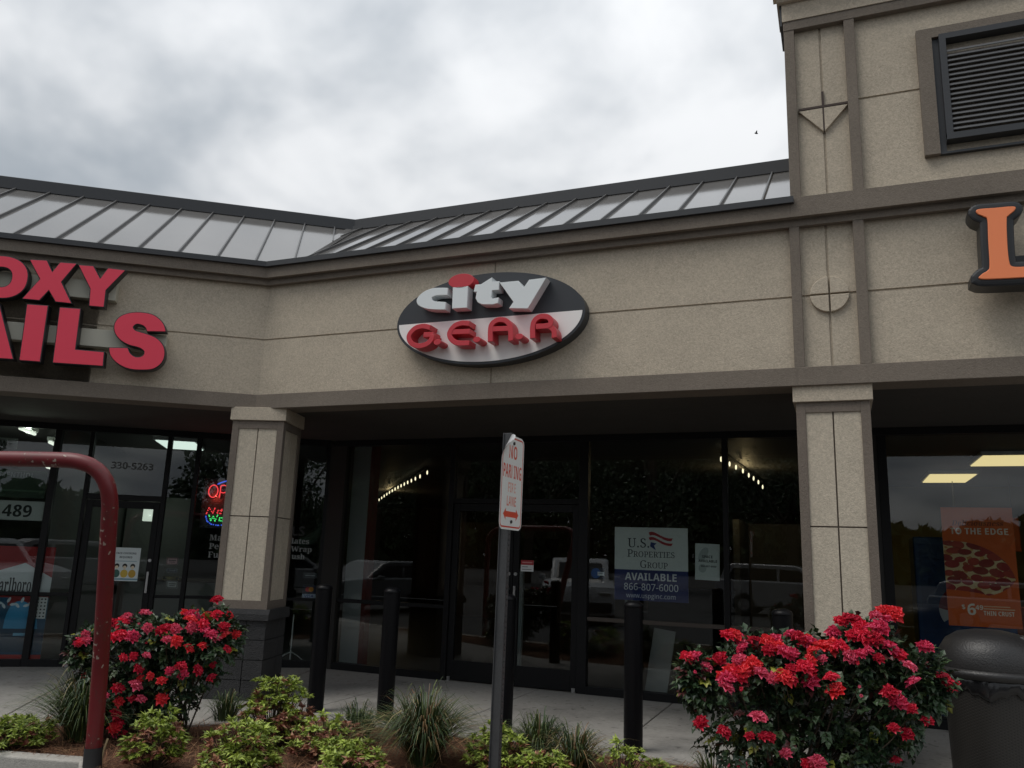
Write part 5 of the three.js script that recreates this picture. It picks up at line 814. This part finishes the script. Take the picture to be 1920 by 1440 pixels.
// ---------------------------------------------------------------- across the lot: what the glass and the metal roof mirror
function car(name, label, paint, pos, turn, suv = true) {
  const t = thing(name, label, 'car', pos, turn), body = new THREE.MeshPhysicalMaterial({ color: new THREE.Color().setRGB(...paint), roughness: 0.35, clearcoat: 1, clearcoatRoughness: 0.05 }), gl = std(0.01, 0.011, 0.012, { roughness: 0.05 }), rub = std(0.015, 0.015, 0.015, { roughness: 0.8 });
  const prof = pts => new THREE.Shape(new THREE.SplineCurve(pts.map(p => new THREE.Vector2(...p))).getPoints(90));
  const H = suv ? 1 : 0.84, low = new THREE.Shape(); low.moveTo(-2.3, 0.35); low.lineTo(-1.8, 0.33); low.absarc(-1.4, 0.36, 0.39, Math.PI, 0, true); low.lineTo(1.0, 0.3); low.absarc(1.42, 0.36, 0.39, Math.PI, 0, true); low.lineTo(2.25, 0.36); low.quadraticCurveTo(2.36, 0.6, 2.25, 0.92 * H); low.quadraticCurveTo(1.7, 1.06 * H, 1.05, 1.08 * H); low.lineTo(-2.25, 1.1 * H); low.quadraticCurveTo(-2.36, 0.8, -2.3, 0.35);
  mesh('body', new THREE.ExtrudeGeometry(low, { depth: 1.66, bevelEnabled: true, bevelSize: 0.06, bevelThickness: 0.1, bevelSegments: 4, curveSegments: 14 }).translate(0, 0, -0.83), body, t);
  const cab = new THREE.Shape([[1.05, 1.05], [0.42, 1.55], [0.2, 1.62], [-1.75, 1.64], [-2.0, 1.55], [-2.22, 1.08]].map(p => new THREE.Vector2(p[0], p[1] * H)));
  mesh('roof', new THREE.ExtrudeGeometry(cab, { depth: 1.3, bevelEnabled: true, bevelSize: 0.05, bevelThickness: 0.12, bevelSegments: 4 }).translate(0, 0, -0.65), body, t);
  for (const s of [-1, 1]) for (const w of [[[0.85, 1.12], [0.35, 1.5], [-0.25, 1.53], [-0.25, 1.12]], [[-0.35, 1.12], [-0.35, 1.53], [-1.15, 1.54], [-1.15, 1.12]], [[-1.25, 1.12], [-1.25, 1.54], [-1.75, 1.52], [-1.98, 1.12]]]) { const g = new THREE.ExtrudeGeometry(shapeXY(w.map(p => [p[0], p[1] * H])), { depth: 0.012, bevelEnabled: false }); mesh('side_window', g.translate(0, 0, s > 0 ? 0.765 : -0.777), gl, t); }
  mesh('windscreen', prism([[-0.62, 0], [0.62, 0], [0.56, 0.01], [-0.56, 0.01]], 0, 0.62).rotateZ(-0.68).translate(0.5, 1.54 * H, 0), gl, t);
  for (const x of [-1.4, 1.42]) for (const s of [-1, 1]) { const w = grp('wheel', t); mesh('tyre', new THREE.TorusGeometry(0.27, 0.09, 12, 28), rub, w); mesh('rim', new THREE.CylinderGeometry(0.21, 0.21, 0.08, 20).rotateX(Math.PI / 2), M.steel, w); w.position.set(x, 0.36, s * 0.84); }
  for (const s of [-1, 1]) { mesh('headlight', rbox(2.2, 2.36, 0.72 * H, 0.86 * H, s * 0.68 - 0.16, s * 0.68 + 0.16, 0.03), M.steel, t); mesh('tail_light', rbox(-2.36, -2.28, 0.8 * H, 1.02 * H, s * 0.74 - 0.08, s * 0.74 + 0.08, 0.02), std(0.3, 0.01, 0.01), t); mesh('mirror', rbox(0.62, 0.78, 1.08 * H, 1.22 * H, s * 1.0 - 0.09, s * 1.0 + 0.09, 0.03), body, t); }
  mesh('bumper', rbox(2.28, 2.4, 0.36, 0.6, -0.85, 0.85, 0.04), rub, t);
}
car('parked_car', 'silver sport utility car parked across from the glass doors', [0.42, 0.43, 0.44], new THREE.Vector3(-1.0, -0.16, 10.5), 1.3);
car('parked_car', 'dark grey car parked across from the left pane of the vacant shop', [0.06, 0.062, 0.066], new THREE.Vector3(-6.5, -0.16, 8.8), 1.9, false);
car('parked_car', 'mid grey sport utility car parked across from the right windows', [0.3, 0.3, 0.31], new THREE.Vector3(4.2, -0.16, 17.5), 0.1);
car('parked_car', 'grey low car parked across from the pizza window', [0.2, 0.21, 0.22], new THREE.Vector3(10.5, -0.16, 15), 0.3, false);
function tree(label, x, z, h, r, n, seedCol) {
  const t = thing('shade_tree', label, 'tree', new THREE.Vector3(x, -0.17, z), 0, 'trees across the parking lot'), L = new Leaves(), limbs = [tube([new THREE.Vector3(0, 0, 0), new THREE.Vector3(0.1, h * 0.3, 0), new THREE.Vector3(0, h * 0.75, 0.1)], r * 0.06, 10, 8)], pods = [];
  for (let i = 0; i < 16; i++) { const d = randDir(), c = new THREE.Vector3(d.x * r * 0.72, h * 0.62 + d.y * h * 0.3, d.z * r * 0.72); pods.push([c, r * rr(0.28, 0.45)]); limbs.push(tube([new THREE.Vector3(0, h * rr(0.25, 0.5), 0), c.clone().multiplyScalar(0.5).setY(c.y * 0.75), c], r * 0.018, 6, 5)); }
  for (let i = 0; i < n; i++) { const [c, q] = pods[i % pods.length], d = randDir(), b = c.clone().addScaledVector(d, q * Math.pow(rnd(), 0.4)), w = rr(0.6, 1.3); L.add(b, randDir(), randDir(), rr(0.22, 0.4), rr(0.16, 0.28), seedCol.map(v => v * w)); }
  mesh('trunk', limbs, bark, t); mesh('crown', L.geo(), LM3, t, true);
}
[[-22, 34, 11, 5], [-13, 38, 12, 5.5], [-4.5, 36, 10, 4.8], [3, 40, 10.5, 5], [-31, 30, 11, 5.5], [19, 34, 9, 4], [-40, 26, 12, 6], [30, 44, 11, 5]].forEach(([x, z, h, r], i) => tree(`leafy tree across the lot, ${['opposite the left pane', 'opposite the double doors', 'opposite the property sign', 'opposite the right pane', 'far opposite the salon', 'opposite the pizza window', 'opposite the tobacco window', 'beyond the low grey car'][i]}`, x, z, h, r, 4200, [0.04, 0.07, 0.022]));
{ // distant wood on the horizon
  const q = new THREE.BufferGeometry(); q.setAttribute('position', new THREE.Float32BufferAttribute([-1, 0, 0, 1, 0, 0, 0.2, 1.1, 0.3, -0.6, 0.2, -0.8, 0.7, -0.1, 0.9, -0.2, 0.9, 0.1], 3)); q.computeVertexNormals();
  const N = 26000, im = new THREE.InstancedMesh(q, std(0.05, 0.075, 0.03, { side: THREE.DoubleSide, roughness: 0.9 }), N), m = new THREE.Matrix4(), e = new THREE.Euler(), Q = new THREE.Quaternion(), c = new THREE.Color();
  for (let k = 0; k < N; k++) { const a = rr(-1.35, 1.35), R = rr(92, 110), top = (a < 0.06 ? 17 : 6.5) + 2.2 * noise3.noise(a * 9, 1, 2) + 1.6 * noise3.noise(a * 30, 4, 2), s = rr(0.7, 1.5); m.compose(new THREE.Vector3(Math.sin(a) * R, rr(-0.5, top), Math.cos(a) * R), Q.setFromEuler(e.set(rr(0, 6), rr(0, 6), rr(0, 6))), new THREE.Vector3(s, s, s)); im.setMatrixAt(k, m); const w = rr(0.6, 1.3); im.setColorAt(k, c.setRGB(w, w, w)); }
  im.name = 'far_wood'; tag(im, 'distant dark green wood beyond the parking lot', 'wood', null, 'stuff'); im.castShadow = im.receiveShadow = true; scene.add(im);
}
{ // a bird high over the roof
  const t = thing('bird', 'tiny dark bird flying above the metal roof', 'bird', dep(1418, 250, 45), 0.6), d = std(0.03, 0.03, 0.035);
  const g = [new THREE.SphereGeometry(0.05, 10, 8).scale(2.2, 0.8, 0.8)]; for (const k of [-1, 1]) { const w = new THREE.BufferGeometry(); w.setAttribute('position', new THREE.Float32BufferAttribute([0.05, 0.02, 0, -0.06, 0.02, 0, 0.0, 0.1, 0.12 * k, -0.06, 0.02, 0, -0.09, 0.06, 0.2 * k, 0.0, 0.1, 0.12 * k], 3)); w.computeVertexNormals(); w.setAttribute('uv', new THREE.Float32BufferAttribute(new Float32Array(12), 2)); g.push(w); }
  mesh('body', g, d, t);
}
scene.traverse(o => { if (o.isMesh) { o.castShadow = true; o.receiveShadow = true; } });
renderer.render(scene, camera);
